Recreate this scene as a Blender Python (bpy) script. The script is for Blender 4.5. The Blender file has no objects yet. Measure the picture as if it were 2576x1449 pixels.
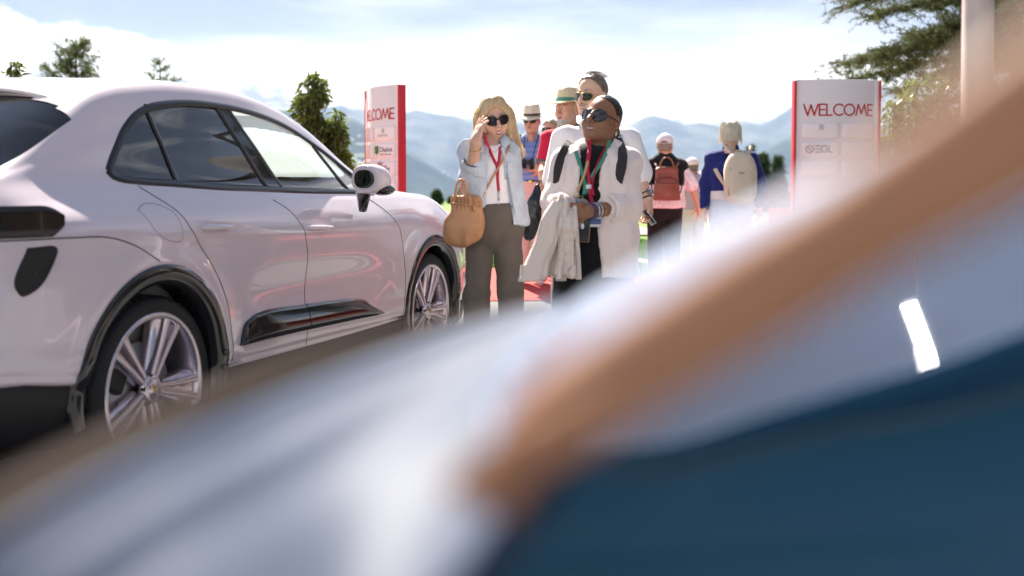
import bpy, bmesh, math, random
import numpy as np
from mathutils import Vector, Matrix, Euler
random.seed(7); RNG = np.random.default_rng(7)
sc = bpy.context.scene
COL = sc.collection
R = math.radians

# ------------------------------------------------------------------ camera
CAM_H = 1.2
cam_d = bpy.data.cameras.new('camera'); cam = bpy.data.objects.new('camera', cam_d); COL.objects.link(cam)
cam.location = (0, 0, CAM_H); cam.rotation_euler = (R(90 - 2.5), 0, 0)
cam_d.sensor_width = 36; cam_d.lens = 2720 / 2576 * 36
cam_d.shift_y = -137 / 2576
cam_d.clip_start = 0.02; cam_d.clip_end = 60000
cam_d.dof.use_dof = True; cam_d.dof.focus_distance = 6.7
cam_d.dof.aperture_fstop = (cam_d.lens / 1000) / 0.0210      # 21 mm opening
sc.camera = cam

# ------------------------------------------------------------------ world and sun
SUN_EL, SUN_AZ = 46.0, -16.0          # azimuth from the view axis (+Y), negative = to the left
world = bpy.data.worlds.new('World'); sc.world = world; world.use_nodes = True
def build_world():
    nt = world.node_tree; N = nt.nodes; L = nt.links; N.clear()
    out = N.new('ShaderNodeOutputWorld'); bg = N.new('ShaderNodeBackground')
    sky = N.new('ShaderNodeTexSky'); sky.sky_type = 'NISHITA'; sky.sun_disc = False
    sky.sun_elevation = R(SUN_EL); sky.sun_rotation = R(SUN_AZ)
    sky.altitude = 1500; sky.air_density = 1.0; sky.dust_density = 1.0; sky.ozone_density = 1.0
    tc = N.new('ShaderNodeTexCoord'); sep = N.new('ShaderNodeSeparateXYZ'); L.new(tc.outputs['Generated'], sep.inputs[0])
    def math_(op, a, b=None, c=None, clamp=False):
        m = N.new('ShaderNodeMath'); m.operation = op; m.use_clamp = clamp
        for i, v in enumerate((a, b, c)):
            if v is None: continue
            if isinstance(v, (int, float)): m.inputs[i].default_value = v
            else: L.new(v, m.inputs[i])
        return m.outputs[0]
    def ramp(v, a, b):
        m = N.new('ShaderNodeMapRange'); m.interpolation_type = 'SMOOTHSTEP'
        m.inputs[1].default_value = a; m.inputs[2].default_value = b; L.new(v, m.inputs[0]); return m.outputs[0]
    def noise(scale, vs, detail=6, rough=.55, off=(0, 0, 0)):
        mp = N.new('ShaderNodeMapping'); mp.inputs['Scale'].default_value = vs; mp.inputs['Location'].default_value = off
        L.new(tc.outputs['Generated'], mp.inputs[0])
        n = N.new('ShaderNodeTexNoise'); n.inputs['Scale'].default_value = scale; n.inputs['Detail'].default_value = detail
        n.inputs['Roughness'].default_value = rough; L.new(mp.outputs[0], n.inputs['Vector']); return n.outputs['Fac']
    x, y, z = sep.outputs
    az = math_('ARCTAN2', x, y); 
    # streaky high cloud, thicker towards the horizon
    st = noise(2.2, (1, 1, 5.5), 7, .6)
    lowband = ramp(z, .155, .05)
    cov = math_('ADD', math_('MULTIPLY', st, 1.25), math_('MULTIPLY', lowband, .62))
    f1 = math_('MULTIPLY', ramp(cov, .60, 1.12), ramp(z, .44, .24))
    # one bank of cumulus on the left
    nz = noise(17, (1, 1, 1.6), 9, .62)
    top = math_('ADD', math_('MULTIPLY', math_('ADD', az, .235), -.15), .116)
    top = math_('ADD', top, math_('MULTIPLY', math_('SUBTRACT', nz, .5), .05))
    inb = math_('MULTIPLY', ramp(math_('SUBTRACT', top, z), -.0015, .006), ramp(z, .098, .115))
    inb = math_('MULTIPLY', inb, ramp(az, -.275, -.305))
    # second cumulus field all round the dome, cover raised above the view for fill light
    cu = noise(3.4, (1, 1, 2.6), 9, .58, (4.47, 2.31, .63))
    f2 = math_('MULTIPLY', math_('MULTIPLY', ramp(cu, .42, .58), ramp(z, .19, .34)), ramp(z, .50, .36))
    # cloud bank lying on the far ridges
    nb = noise(26, (1, 1, 2.2), 8, .6, (.7, 2.2, 1.1))
    bank = ramp(math_('ADD', z, math_('MULTIPLY', math_('SUBTRACT', nb, .5), .03)), .088, .058)
    fac = math_('MAXIMUM', math_('MAXIMUM', f1, inb), math_('MAXIMUM', f2, bank), clamp=True)
    mix = N.new('ShaderNodeMix'); mix.data_type = 'RGBA'
    L.new(fac, mix.inputs['Factor']); 
    hz = N.new('ShaderNodeMix'); hz.data_type = 'RGBA'; hz.inputs['Factor'].default_value = .95
    L.new(sky.outputs[0], hz.inputs['A']); hz.inputs['B'].default_value = (.44, .53, .74, 1)
    L.new(hz.outputs['Result'], mix.inputs['A']); mix.inputs['B'].default_value = (3.3, 3.3, 3.4, 1)
    L.new(mix.outputs['Result'], bg.inputs['Color']); bg.inputs['Strength'].default_value = 0.10
    L.new(bg.outputs[0], out.inputs['Surface'])
build_world()
sun_d = bpy.data.lights.new('sun', 'SUN'); sun = bpy.data.objects.new('sun', sun_d); COL.objects.link(sun)
sun_d.energy = 4.2; sun_d.angle = R(.53); sun_d.color = (1, .95, .87)
sun.rotation_euler = Euler((R(SUN_EL - 90), 0, R(-SUN_AZ)), 'XYZ')   # lamp -Z points from the sun to the scene
_d = Vector((math.sin(R(SUN_AZ)) * math.cos(R(SUN_EL)), math.cos(R(SUN_AZ)) * math.cos(R(SUN_EL)), math.sin(R(SUN_EL))))
sun.rotation_euler = _d.to_track_quat('Z', 'Y').to_euler()
sun.location = (-10, 30, 40)
vs = sc.view_settings
vs.view_transform = 'Standard'; vs.look = 'None'; vs.exposure = 2.05; vs.gamma = 1; vs.use_curve_mapping = False
sc.render.engine = 'CYCLES'
cy = sc.cycles
cy.use_denoising = True; cy.denoiser = 'OPENIMAGEDENOISE'; cy.max_bounces = 8; cy.diffuse_bounces = 3; cy.glossy_bounces = 4
cy.transmission_bounces = 6; cy.transparent_max_bounces = 12; cy.volume_bounces = 0; cy.sample_clamp_indirect = 6; cy.caustics_reflective = False
cy.caustics_refractive = False

# ------------------------------------------------------------------ helpers: objects
def link(o, parent=None):
    COL.objects.link(o)
    if parent is not None: o.parent = parent
    return o
def tag(o, label=None, cat=None, group=None, kind=None):
    if label: o['label'] = label
    if cat: o['category'] = cat
    if group: o['group'] = group
    if kind: o['kind'] = kind
    return o
def empty(name, loc=(0, 0, 0), rz=0, label=None, cat=None, group=None):
    o = bpy.data.objects.new(name, None); o.empty_display_size = .2
    o.location = loc; o.rotation_euler = (0, 0, rz); link(o); return tag(o, label, cat, group)
def mesh_np(name, V, Q, mat, parent=None, smooth=True, T=None):
    """V (n,3); Q (m,4) quads and/or T (k,3) triangles -> object"""
    me = bpy.data.meshes.new(name)
    V = np.asarray(V, np.float32)
    Q = np.zeros((0, 4), np.int32) if Q is None else np.asarray(Q, np.int32)
    T = np.zeros((0, 3), np.int32) if T is None else np.asarray(T, np.int32)
    me.vertices.add(len(V)); me.vertices.foreach_set('co', V.ravel())
    nl = Q.size + T.size
    me.loops.add(nl); me.loops.foreach_set('vertex_index', np.concatenate([Q.ravel(), T.ravel()]).astype(np.int32))
    npoly = len(Q) + len(T); me.polygons.add(npoly)
    ls = np.concatenate([np.arange(len(Q)) * 4, len(Q) * 4 + np.arange(len(T)) * 3]).astype(np.int32)
    me.polygons.foreach_set('loop_start', ls)
    me.update(calc_edges=True); me.validate()
    if smooth: me.polygons.foreach_set('use_smooth', np.ones(len(me.polygons), bool))
    o = bpy.data.objects.new(name, me)
    for m in (mat if isinstance(mat, (list, tuple)) else [mat]): me.materials.append(m)
    return link(o, parent)

class MB:
    """collects simple shapes into one mesh"""
    def __init__(s): s.V = []; s.Q = []; s.T = []; s.n = 0
    def add(s, V, Q=None, T=None):
        V = np.asarray(V, float).reshape(-1, 3)
        if Q is not None and len(Q): s.Q.append(np.asarray(Q, int).reshape(-1, 4) + s.n)
        if T is not None and len(T): s.T.append(np.asarray(T, int).reshape(-1, 3) + s.n)
        s.V.append(V); s.n += len(V); return s
    def grid(s, P, closed_u=False, closed_v=False):
        nu, nv = P.shape[:2]; idx = np.arange(nu * nv).reshape(nu, nv)
        a = idx if closed_u is False else np.vstack([idx, idx[:1]])
        if closed_v: a = np.hstack([a, a[:, :1]])
        Q = np.stack([a[:-1, :-1], a[1:, :-1], a[1:, 1:], a[:-1, 1:]], -1).reshape(-1, 4)
        return s.add(P.reshape(-1, 3), Q)
    def tube(s, pts, r, n=8, cap=True, flat=1.0, up=None):
        pts = np.asarray(pts, float); m = len(pts); r = np.broadcast_to(np.asarray(r, float), (m,))
        tan = np.gradient(pts, axis=0); tan /= np.linalg.norm(tan, axis=1, keepdims=True) + 1e-12
        ref = np.array([0, 0, 1.]) if up is None else np.asarray(up, float)
        if abs(tan[0] @ ref) > .95: ref = np.array([0, 1., 0]) if abs(tan[0][1]) < .9 else np.array([1., 0, 0])
        rings = []
        nrm = ref - (ref @ tan[0]) * tan[0]; nrm /= np.linalg.norm(nrm)
        for i in range(m):
            nrm = nrm - (nrm @ tan[i]) * tan[i]; nrm /= np.linalg.norm(nrm) + 1e-12
            b = np.cross(tan[i], nrm); a = np.arange(n) / n * 2 * math.pi
            rings.append(pts[i] + r[i] * (np.cos(a)[:, None] * nrm * flat + np.sin(a)[:, None] * b))
        P = np.array(rings); base = s.n
        s.grid(P, False, True)
        if cap:
            for k in (0, m - 1):
                s.add([pts[k]], None, None); c = s.n - 1
                ring = base + k * n + np.arange(n); nx = np.roll(ring, -1)
                t = np.stack([ring, nx, np.full(n, c)], 1) if k else np.stack([nx, ring, np.full(n, c)], 1)
                s.T.append(t)
        return s
    def box(s, c, size, rot=None, bev=0.0):
        c = np.asarray(c, float); h = np.asarray(size, float) / 2
        bm = bmesh.new(); bmesh.ops.create_cube(bm, size=1.0)
        for v in bm.verts: v.co = Vector((v.co.x * 2 * h[0], v.co.y * 2 * h[1], v.co.z * 2 * h[2]))
        if bev: bmesh.ops.bevel(bm, geom=bm.edges[:], offset=bev, segments=2, affect='EDGES', profile=.5)
        bmesh.ops.triangulate(bm, faces=bm.faces[:])
        V = np.array([v.co[:] for v in bm.verts]); bm.verts.index_update()
        T = [[v.index for v in f.verts] for f in bm.faces]; bm.free()
        if rot is not None: V = V @ np.array(rot).T
        return s.add(V + c, None, T)
    def ellipsoid(s, c, r, nu=10, nv=14, rot=None):
        u = np.linspace(0, math.pi, nu); v = np.arange(nv) / nv * 2 * math.pi
        U, W_ = np.meshgrid(u, v, indexing='ij')
        P = np.stack([np.sin(U) * np.cos(W_) * r[0], np.sin(U) * np.sin(W_) * r[1], np.cos(U) * r[2]], -1)
        if rot is not None: P = P @ np.array(rot).T
        return s.grid(P + np.asarray(c, float), False, True)
    def build(s, name, mat, parent=None, smooth=True):
        V = np.concatenate(s.V); Q = np.concatenate(s.Q) if s.Q else None; T = np.concatenate(s.T) if s.T else None
        return mesh_np(name, V, Q, mat, parent, smooth, T)

def catmull(P, n):
    """interpolate polyline P (k,d) to n points (centripetal-ish via chord-length Hermite)"""
    P = np.asarray(P, float); k = len(P)
    t = np.concatenate([[0], np.cumsum(np.maximum(np.linalg.norm(np.diff(P, axis=0), axis=1), 1e-9))])
    return hermite(t, P, np.linspace(0, t[-1], n))
def hermite(t, P, q):
    """monotone-ish cubic (PCHIP-like averaged tangents) of P at q"""
    t = np.asarray(t, float); P = np.asarray(P, float); one = P.ndim == 1
    if one: P = P[:, None]
    h = np.diff(t); d = np.diff(P, axis=0) / h[:, None]
    m = np.empty_like(P); m[0] = d[0]; m[-1] = d[-1]
    if len(t) > 2:
        w = h[1:] / (h[1:] + h[:-1]); m[1:-1] = d[:-1] * w[:, None] + d[1:] * (1 - w[:, None])
    i = np.clip(np.searchsorted(t, q, side='right') - 1, 0, len(t) - 2)
    hh = h[i][:, None]; s = ((q - t[i]) / h[i])[:, None]
    r = (2 * s**3 - 3 * s**2 + 1) * P[i] + (s**3 - 2 * s**2 + s) * hh * m[i] + (-2 * s**3 + 3 * s**2) * P[i + 1] + (s**3 - s**2) * hh * m[i + 1]
    return r[:, 0] if one else r
def in_poly(x, y, poly):
    poly = np.asarray(poly, float); r = np.zeros(np.shape(x), bool); j = len(poly) - 1
    for i in range(len(poly)):
        xi, yi = poly[i]; xj, yj = poly[j]
        c = ((yi > y) != (yj > y)) & (x < (xj - xi) * (y - yi) / (yj - yi + 1e-15) + xi)
        r ^= c; j = i
    return r

# ------------------------------------------------------------------ helpers: materials
def mat(name, col, rough=.6, metal=0., spec=.5, coat=0., coat_rough=.03, sss=0., var=.0, vscale=30., bump=0., bscale=200., bdist=.002, sheen=0., trans=0., emit=0., stripes=None, alpha=1., ior=1.45, flakes=False, stretch=None):
    m = bpy.data.materials.new(name); m.use_nodes = True; nt = m.node_tree; N = nt.nodes; L = nt.links
    b = N['Principled BSDF']; b.inputs['Base Color'].default_value = (*col, 1); b.inputs['Roughness'].default_value = rough
    b.inputs['Metallic'].default_value = metal; b.inputs['Specular IOR Level'].default_value = spec; b.inputs['IOR'].default_value = ior
    b.inputs['Coat Weight'].default_value = coat; b.inputs['Coat Roughness'].default_value = coat_rough
    if sss: b.inputs['Subsurface Weight'].default_value = sss; b.inputs['Subsurface Radius'].default_value = (.012, .005, .003); b.inputs['Subsurface Scale'].default_value = 1.0
    if sheen: b.inputs['Sheen Weight'].default_value = sheen
    if trans: b.inputs['Transmission Weight'].default_value = trans
    if alpha < 1: b.inputs['Alpha'].default_value = alpha
    if emit: b.inputs['Emission Color'].default_value = (*col, 1); b.inputs['Emission Strength'].default_value = emit
    tc = N.new('ShaderNodeTexCoord'); src = tc.outputs['Object']
    if stretch:
        mp = N.new('ShaderNodeMapping'); mp.inputs['Scale'].default_value = stretch; L.new(src, mp.inputs[0]); src = mp.outputs[0]
    if var:
        n = N.new('ShaderNodeTexNoise'); n.inputs['Scale'].default_value = vscale; n.inputs['Detail'].default_value = 5; L.new(src, n.inputs['Vector'])
        mr = N.new('ShaderNodeMapRange'); mr.inputs[1].default_value = .25; mr.inputs[2].default_value = .75; mr.inputs[3].default_value = 1 - var; mr.inputs[4].default_value = 1 + var
        L.new(n.outputs['Fac'], mr.inputs[0])
        mx = N.new('ShaderNodeMix'); mx.data_type = 'RGBA'; mx.blend_type = 'MULTIPLY'; mx.inputs['Factor'].default_value = 1
        mx.inputs['A'].default_value = (*col, 1); L.new(mr.outputs[0], mx.inputs['B']); L.new(mx.outputs['Result'], b.inputs['Base Color'])
    if stripes:
        axis, freq, duty, c2 = stripes
        sp = N.new('ShaderNodeSeparateXYZ'); L.new(tc.outputs['Object'], sp.inputs[0])
        a = N.new('ShaderNodeMath'); a.operation = 'MULTIPLY'; a.inputs[1].default_value = freq; L.new(sp.outputs[axis], a.inputs[0])
        fr = N.new('ShaderNodeMath'); fr.operation = 'FRACT'; L.new(a.outputs[0], fr.inputs[0])
        lt = N.new('ShaderNodeMath'); lt.operation = 'LESS_THAN'; lt.inputs[1].default_value = duty; L.new(fr.outputs[0], lt.inputs[0])
        mx = N.new('ShaderNodeMix'); mx.data_type = 'RGBA'; mx.inputs['A'].default_value = (*col, 1); mx.inputs['B'].default_value = (*c2, 1)
        L.new(lt.outputs[0], mx.inputs['Factor']); L.new(mx.outputs['Result'], b.inputs['Base Color'])
    if bump:
        n = N.new('ShaderNodeTexNoise'); n.inputs['Scale'].default_value = bscale; n.inputs['Detail'].default_value = 4; L.new(src, n.inputs['Vector'])
        bp = N.new('ShaderNodeBump'); bp.inputs['Strength'].default_value = bump; bp.inputs['Distance'].default_value = bdist
        L.new(n.outputs['Fac'], bp.inputs['Height']); L.new(bp.outputs[0], b.inputs['Normal'])
    return m

# ------------------------------------------------------------------ helpers: blended solids -> one smooth skin
class Solid:
    """signed-distance blending of limbs and lobes on a grid, meshed with surface nets"""
    def __init__(s, lo, hi, step, zsteps=None):
        ax = []
        for i in range(3):
            st = step if not hasattr(step, '__len__') else step[i]
            ax.append(np.arange(lo[i], hi[i] + st, st))
        if zsteps is not None:
            z = [lo[2]]
            while z[-1] < hi[2]:
                st = [q for (a, q) in zsteps if z[-1] >= a][-1]; z.append(z[-1] + st)
            ax[2] = np.array(z)
        s.ax = ax; s.F = np.full([len(a) for a in ax], 1.0, np.float32)
    def _win(s, lo, hi):
        sl = []
        for i in range(3):
            a = np.searchsorted(s.ax[i], lo[i]); b = np.searchsorted(s.ax[i], hi[i]); sl.append(slice(a, b))
        return tuple(sl)
    def _pts(s, sl):
        return np.meshgrid(s.ax[0][sl[0]], s.ax[1][sl[1]], s.ax[2][sl[2]], indexing='ij', sparse=True)
    def _mix(s, sl, d, k, op):
        F = s.F[sl]
        if F.size == 0: return s
        d = d.astype(np.float32)
        if op == 'u':
            if k: h = np.maximum(k - np.abs(F - d), 0) / k; F[...] = np.minimum(F, d) - h * h * k * .25
            else: F[...] = np.minimum(F, d)
        elif op == 's':
            d = -d
            if k: h = np.maximum(k - np.abs(F - d), 0) / k; F[...] = np.maximum(F, d) + h * h * k * .25
            else: F[...] = np.maximum(F, d)
        elif op == 'i': F[...] = np.maximum(F, d)
        return s
    def cap(s, a, b, ra, rb=None, k=.02, op='u', sq=(1, 1, 1)):
        """tapered capsule; sq squashes space (x,y,z) about the axis midpoint -> elliptical limb"""
        rb = ra if rb is None else rb; a = np.array(a, float); b = np.array(b, float); sq = np.array(sq, float)
        m = max(ra, rb) / min(1, sq.min()) + k + .03
        sl = s._win(np.minimum(a, b) - m, np.maximum(a, b) + m); X, Y, Z = s._pts(sl)
        mid = (a + b) / 2
        X = (X - mid[0]) * sq[0]; Y = (Y - mid[1]) * sq[1]; Z = (Z - mid[2]) * sq[2]
        A = (a - mid) * sq; B = (b - mid) * sq; AB = B - A; L2 = AB @ AB + 1e-12
        t = np.clip(((X - A[0]) * AB[0] + (Y - A[1]) * AB[1] + (Z - A[2]) * AB[2]) / L2, 0, 1)
        d = np.sqrt((X - A[0] - t * AB[0])**2 + (Y - A[1] - t * AB[1])**2 + (Z - A[2] - t * AB[2])**2) - (ra + (rb - ra) * t)
        return s._mix(sl, d, k, op)
    def ell(s, c, r, k=.02, op='u', rot=None, pw=2.0):
        c = np.array(c, float); r = np.array(r, float); m = r.max() + k + .03
        sl = s._win(c - m, c + m); X, Y, Z = s._pts(sl); X = X - c[0]; Y = Y - c[1]; Z = Z - c[2]
        if rot is not None:
            M = np.array(rot).T
            X, Y, Z = (M[0, 0] * X + M[0, 1] * Y + M[0, 2] * Z, M[1, 0] * X + M[1, 1] * Y + M[1, 2] * Z, M[2, 0] * X + M[2, 1] * Y + M[2, 2] * Z)
        if pw == 2.0:
            q = np.sqrt((X / r[0])**2 + (Y / r[1])**2 + (Z / r[2])**2); g = np.sqrt((X / r[0]**2)**2 + (Y / r[1]**2)**2 + (Z / r[2]**2)**2)
            d = q * (q - 1) / (g + 1e-6)
        else:
            q = (np.abs(X / r[0])**pw + np.abs(Y / r[1])**pw + np.abs(Z / r[2])**pw)**(1 / pw); d = (q - 1) * r.min()
        return s._mix(sl, d, k, op)
    def chain(s, pts, rs, k=.02, op='u', sq=(1, 1, 1)):
        for i in range(len(pts) - 1): s.cap(pts[i], pts[i + 1], rs[i], rs[i + 1], k, op, sq)
        return s
    def half(s, p, n, op='i'):
        """keep the side where (x-p).n < 0"""
        X, Y, Z = s._pts((slice(None),) * 3); n = np.array(n, float); n /= np.linalg.norm(n)
        d = (X - p[0]) * n[0] + (Y - p[1]) * n[1] + (Z - p[2]) * n[2]
        s.F = np.maximum(s.F, d.astype(np.float32)); return s
    def shell(s, t):
        s.F = np.abs(s.F) - t; return s
    def func(s, fn, op='i', k=0):
        X, Y, Z = s._pts((slice(None),) * 3); return s._mix((slice(None),) * 3, np.broadcast_to(fn(X, Y, Z), s.F.shape).astype(np.float32), k, op)
    def mesh(s):
        F = s.F; F[0], F[-1] = np.maximum(F[0], .01), np.maximum(F[-1], .01)
        F[:, 0] = np.maximum(F[:, 0], .01); F[:, -1] = np.maximum(F[:, -1], .01); F[:, :, 0] = np.maximum(F[:, :, 0], .01); F[:, :, -1] = np.maximum(F[:, :, -1], .01)
        S = F < 0; nx, ny, nz = F.shape
        cnt = np.zeros((nx - 1, ny - 1, nz - 1), np.int8)
        for i in (0, 1):
            for j in (0, 1):
                for k in (0, 1): cnt += S[i:nx - 1 + i, j:ny - 1 + j, k:nz - 1 + k]
        act = np.argwhere((cnt > 0) & (cnt < 8)); n = len(act)
        if n == 0: return np.zeros((0, 3)), np.zeros((0, 4), int)
        ids = np.full((nx - 1, ny - 1, nz - 1), -1, np.int32); ids[tuple(act.T)] = np.arange(n)
        acc = np.zeros((n, 3)); c = np.zeros(n)
        axs = s.ax
        for d in range(3):
            o1, o2 = [q for q in range(3) if q != d]
            for u in (0, 1):
                for v in (0, 1):
                    a = act.copy(); a[:, o1] += u; a[:, o2] += v; b = a.copy(); b[:, d] += 1
                    fa = F[tuple(a.T)]; fb = F[tuple(b.T)]; m = (fa < 0) != (fb < 0)
                    t = np.where(m, fa / np.where(m, fa - fb, 1), 0)
                    P = np.stack([axs[q][a[:, q]] for q in range(3)], 1); P[:, d] += t * (axs[d][b[:, d]] - axs[d][a[:, d]])
                    acc[m] += P[m]; c[m] += 1
        V = acc / c[:, None]; Qs = []
        for d in range(3):
            o1, o2 = [(1, 2), (2, 0), (0, 1)][d]
            sa = [slice(None)] * 3; sb = [slice(None)] * 3; sa[d] = slice(0, -1); sb[d] = slice(1, None)
            cr = S[tuple(sa)] != S[tuple(sb)]
            e = np.argwhere(cr); e = e[(e[:, o1] > 0) & (e[:, o2] > 0) & (e[:, o1] < F.shape[o1] - 1) & (e[:, o2] < F.shape[o2] - 1)]
            if len(e) == 0: continue
            def cell(du, dv):
                q = e.copy(); q[:, o1] += du; q[:, o2] += dv; return ids[tuple(q.T)]
            q = np.stack([cell(-1, -1), cell(0, -1), cell(0, 0), cell(-1, 0)], 1)
            flip = ~S[tuple(e.T)]; q[flip] = q[flip][:, ::-1]
            Qs.append(q)
        Q = np.concatenate(Qs); Q = Q[(Q >= 0).all(1)]
        return V, Q
def vnormals(V, Q):
    n = np.cross(V[Q[:, 2]] - V[Q[:, 0]], V[Q[:, 3]] - V[Q[:, 1]]); N_ = np.zeros_like(V)
    for i in range(4): np.add.at(N_, Q[:, i], n)
    return N_ / (np.linalg.norm(N_, axis=1, keepdims=True) + 1e-12)
_lat = np.random.default_rng(3).random((32, 32, 32)) * 2 - 1
def vnoise(P, f):
    p = P * f; i = np.floor(p).astype(int); t = p - i; t = t * t * (3 - 2 * t); i %= 32; j = (i + 1) % 32
    def g(a, b, c): return _lat[a, b, c]
    x0 = g(i[:, 0], i[:, 1], i[:, 2]) * (1 - t[:, 0]) + g(j[:, 0], i[:, 1], i[:, 2]) * t[:, 0]
    x1 = g(i[:, 0], j[:, 1], i[:, 2]) * (1 - t[:, 0]) + g(j[:, 0], j[:, 1], i[:, 2]) * t[:, 0]
    x2 = g(i[:, 0], i[:, 1], j[:, 2]) * (1 - t[:, 0]) + g(j[:, 0], i[:, 1], j[:, 2]) * t[:, 0]
    x3 = g(i[:, 0], j[:, 1], j[:, 2]) * (1 - t[:, 0]) + g(j[:, 0], j[:, 1], j[:, 2]) * t[:, 0]
    y0 = x0 * (1 - t[:, 1]) + x1 * t[:, 1]; y1 = x2 * (1 - t[:, 1]) + x3 * t[:, 1]
    return y0 * (1 - t[:, 2]) + y1 * t[:, 2]
def relax(V, Q, it=2, lam=.5):
    for _ in range(it):
        acc = np.zeros_like(V); c = np.zeros(len(V))
        for a, b in ((0, 1), (1, 2), (2, 3), (3, 0)):
            np.add.at(acc, Q[:, a], V[Q[:, b]]); np.add.at(acc, Q[:, b], V[Q[:, a]]); np.add.at(c, Q[:, a], 1); np.add.at(c, Q[:, b], 1)
        V = V + lam * (acc / np.maximum(c, 1)[:, None] - V)
    return V
def skin_obj(solid, name, material, parent, folds=None, it=1):
    V, Q = solid.mesh(); V = relax(V, Q, it)
    if folds is not None:
        N_ = vnormals(V, Q); V = V + N_ * folds(V)[:, None]
    return mesh_np(name, V, Q, material, parent)
def rotm(rx=0, ry=0, rz=0):
    return np.array(Euler((rx, ry, rz), 'XYZ').to_matrix())
# ------------------------------------------------------------------ layout helper: a sighted point of the photograph (2576 px wide) at a distance Y
_F, _PY, _P = 2720., 724.5 - 137, R(2.5)
def at(px, py, Y):
    x = (px - 1288) / _F; y = -(py - _PY) / _F
    d = np.array([x, math.cos(_P) + y * math.sin(_P), -math.sin(_P) + y * math.cos(_P)])
    return np.array([d[0] / d[1] * Y, Y, CAM_H + d[2] / d[1] * Y])

_GY = [-500, 6, 11, 14, 24, 40, 44, 60, 120, 400, 1400, 9000]
_GZ = [0, 0, .17, .26, .42, .62, .60, -3, -34, -160, -520, -690]
def gz(x, y):
    b = np.interp(y, _GY, _GZ)
    low = np.interp(x, [.9, 3.0], [0, 1]) * np.interp(y, [6, 11, 40, 60], [0, .26, .5, 0])
    return b - low

# ------------------------------------------------------------------ ground
def sheet(name, xs, ys, lift, material, kind='structure'):
    X, Y = np.meshgrid(xs, ys, indexing='ij'); P = np.stack([X, Y, gz(X, Y) + lift], -1)
    o = MB().grid(P).build(name, material); return tag(o, kind=kind)
def ground_mat(name, c1, c2, s1, s2, rough=.9, bump=.3, bs=120, c3=None):
    m = bpy.data.materials.new(name); m.use_nodes = True; N = m.node_tree.nodes; L = m.node_tree.links; b = N['Principled BSDF']
    tc = N.new('ShaderNodeTexCoord'); fac = None
    n1 = N.new('ShaderNodeTexNoise'); n1.inputs['Scale'].default_value = s1; n1.inputs['Detail'].default_value = 6; L.new(tc.outputs['Object'], n1.inputs[0])
    n2 = N.new('ShaderNodeTexNoise'); n2.inputs['Scale'].default_value = s2; n2.inputs['Detail'].default_value = 3; L.new(tc.outputs['Object'], n2.inputs[0])
    a = N.new('ShaderNodeMath'); a.operation = 'ADD'; L.new(n1.outputs['Fac'], a.inputs[0]); L.new(n2.outputs['Fac'], a.inputs[1])
    mr = N.new('ShaderNodeMapRange'); mr.inputs[1].default_value = .75; mr.inputs[2].default_value = 1.25; L.new(a.outputs[0], mr.inputs[0])
    mx = N.new('ShaderNodeMix'); mx.data_type = 'RGBA'; mx.inputs['A'].default_value = (*c1, 1); mx.inputs['B'].default_value = (*c2, 1)
    L.new(mr.outputs[0], mx.inputs['Factor']); L.new(mx.outputs['Result'], b.inputs['Base Color']); b.inputs['Roughness'].default_value = rough
    b.inputs['Specular IOR Level'].default_value = .25
    n3 = N.new('ShaderNodeTexNoise'); n3.inputs['Scale'].default_value = bs; L.new(tc.outputs['Object'], n3.inputs[0])
    bp = N.new('ShaderNodeBump'); bp.inputs['Strength'].default_value = bump; bp.inputs['Distance'].default_value = .01; L.new(n3.outputs['Fac'], bp.inputs['Height']); L.new(bp.outputs[0], b.inputs['Normal'])
    return m
M_grass = ground_mat('lawn grass', (.105, .20, .03), (.16, .25, .045), 1.3, 40)
M_asph = ground_mat('asphalt', (.16, .155, .155), (.21, .205, .205), .8, 160, .85)
M_sand = ground_mat('sand', (.46, .40, .30), (.56, .50, .40), 2, 60)
M_carpet = ground_mat('red carpet', (.50, .07, .065), (.58, .09, .08), 1.2, 300, .95, .4, 400)
gx = np.unique(np.concatenate([np.linspace(-9000, -60, 24), np.linspace(-60, 60, 81), np.array([.9, 3.0]), np.linspace(60, 9000, 24)]))
gy = np.unique(np.concatenate([np.array([-1500, -700, -300, -120]), np.linspace(-60, 60, 81), np.array(_GY, float), np.linspace(60, 400, 12), np.linspace(400, 7000, 30)]))
gy = gy[(gy >= -1500) & (gy <= 7000)]
sheet('lawn', gx, gy, -.01, M_grass)
fx = np.unique(np.concatenate([np.linspace(-14, 22, 37), [.9, 3.0]])); fy = lambda a, b: np.unique(np.concatenate([[a, b], [q for q in np.concatenate([_GY, np.arange(-20, 60, 1.)]) if a < q < b]]))
sheet('asphalt_forecourt', fx, fy(-16., 10.25), .004, M_asph)
sheet('red_carpet', fx, fy(9.95, 12.75), .012, M_carpet)
sheet('sand_path', fx, fy(14.7, 15.5), .006, M_sand)
def bunker(pts):
    pts = np.array(pts); c = pts.mean(0); th = np.linspace(0, 2 * np.pi, 40, endpoint=False); P = []
    for r in (0, .5, 1):
        P.append(np.stack([c[0] + r * (pts[1, 0] - c[0]) * np.cos(th) * (1 + .08 * np.sin(3 * th)), c[1] + r * (pts[1, 1] - c[1]) * np.sin(th)], -1))
    P = np.array(P); Z = gz(P[..., 0], P[..., 1]) + .02
    return tag(MB().grid(np.concatenate([P, Z[..., None]], -1), closed_v=True).build('sand_bunker', M_sand), kind='structure')
bunker([(-9, 23.2), (4, 29)])
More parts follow.
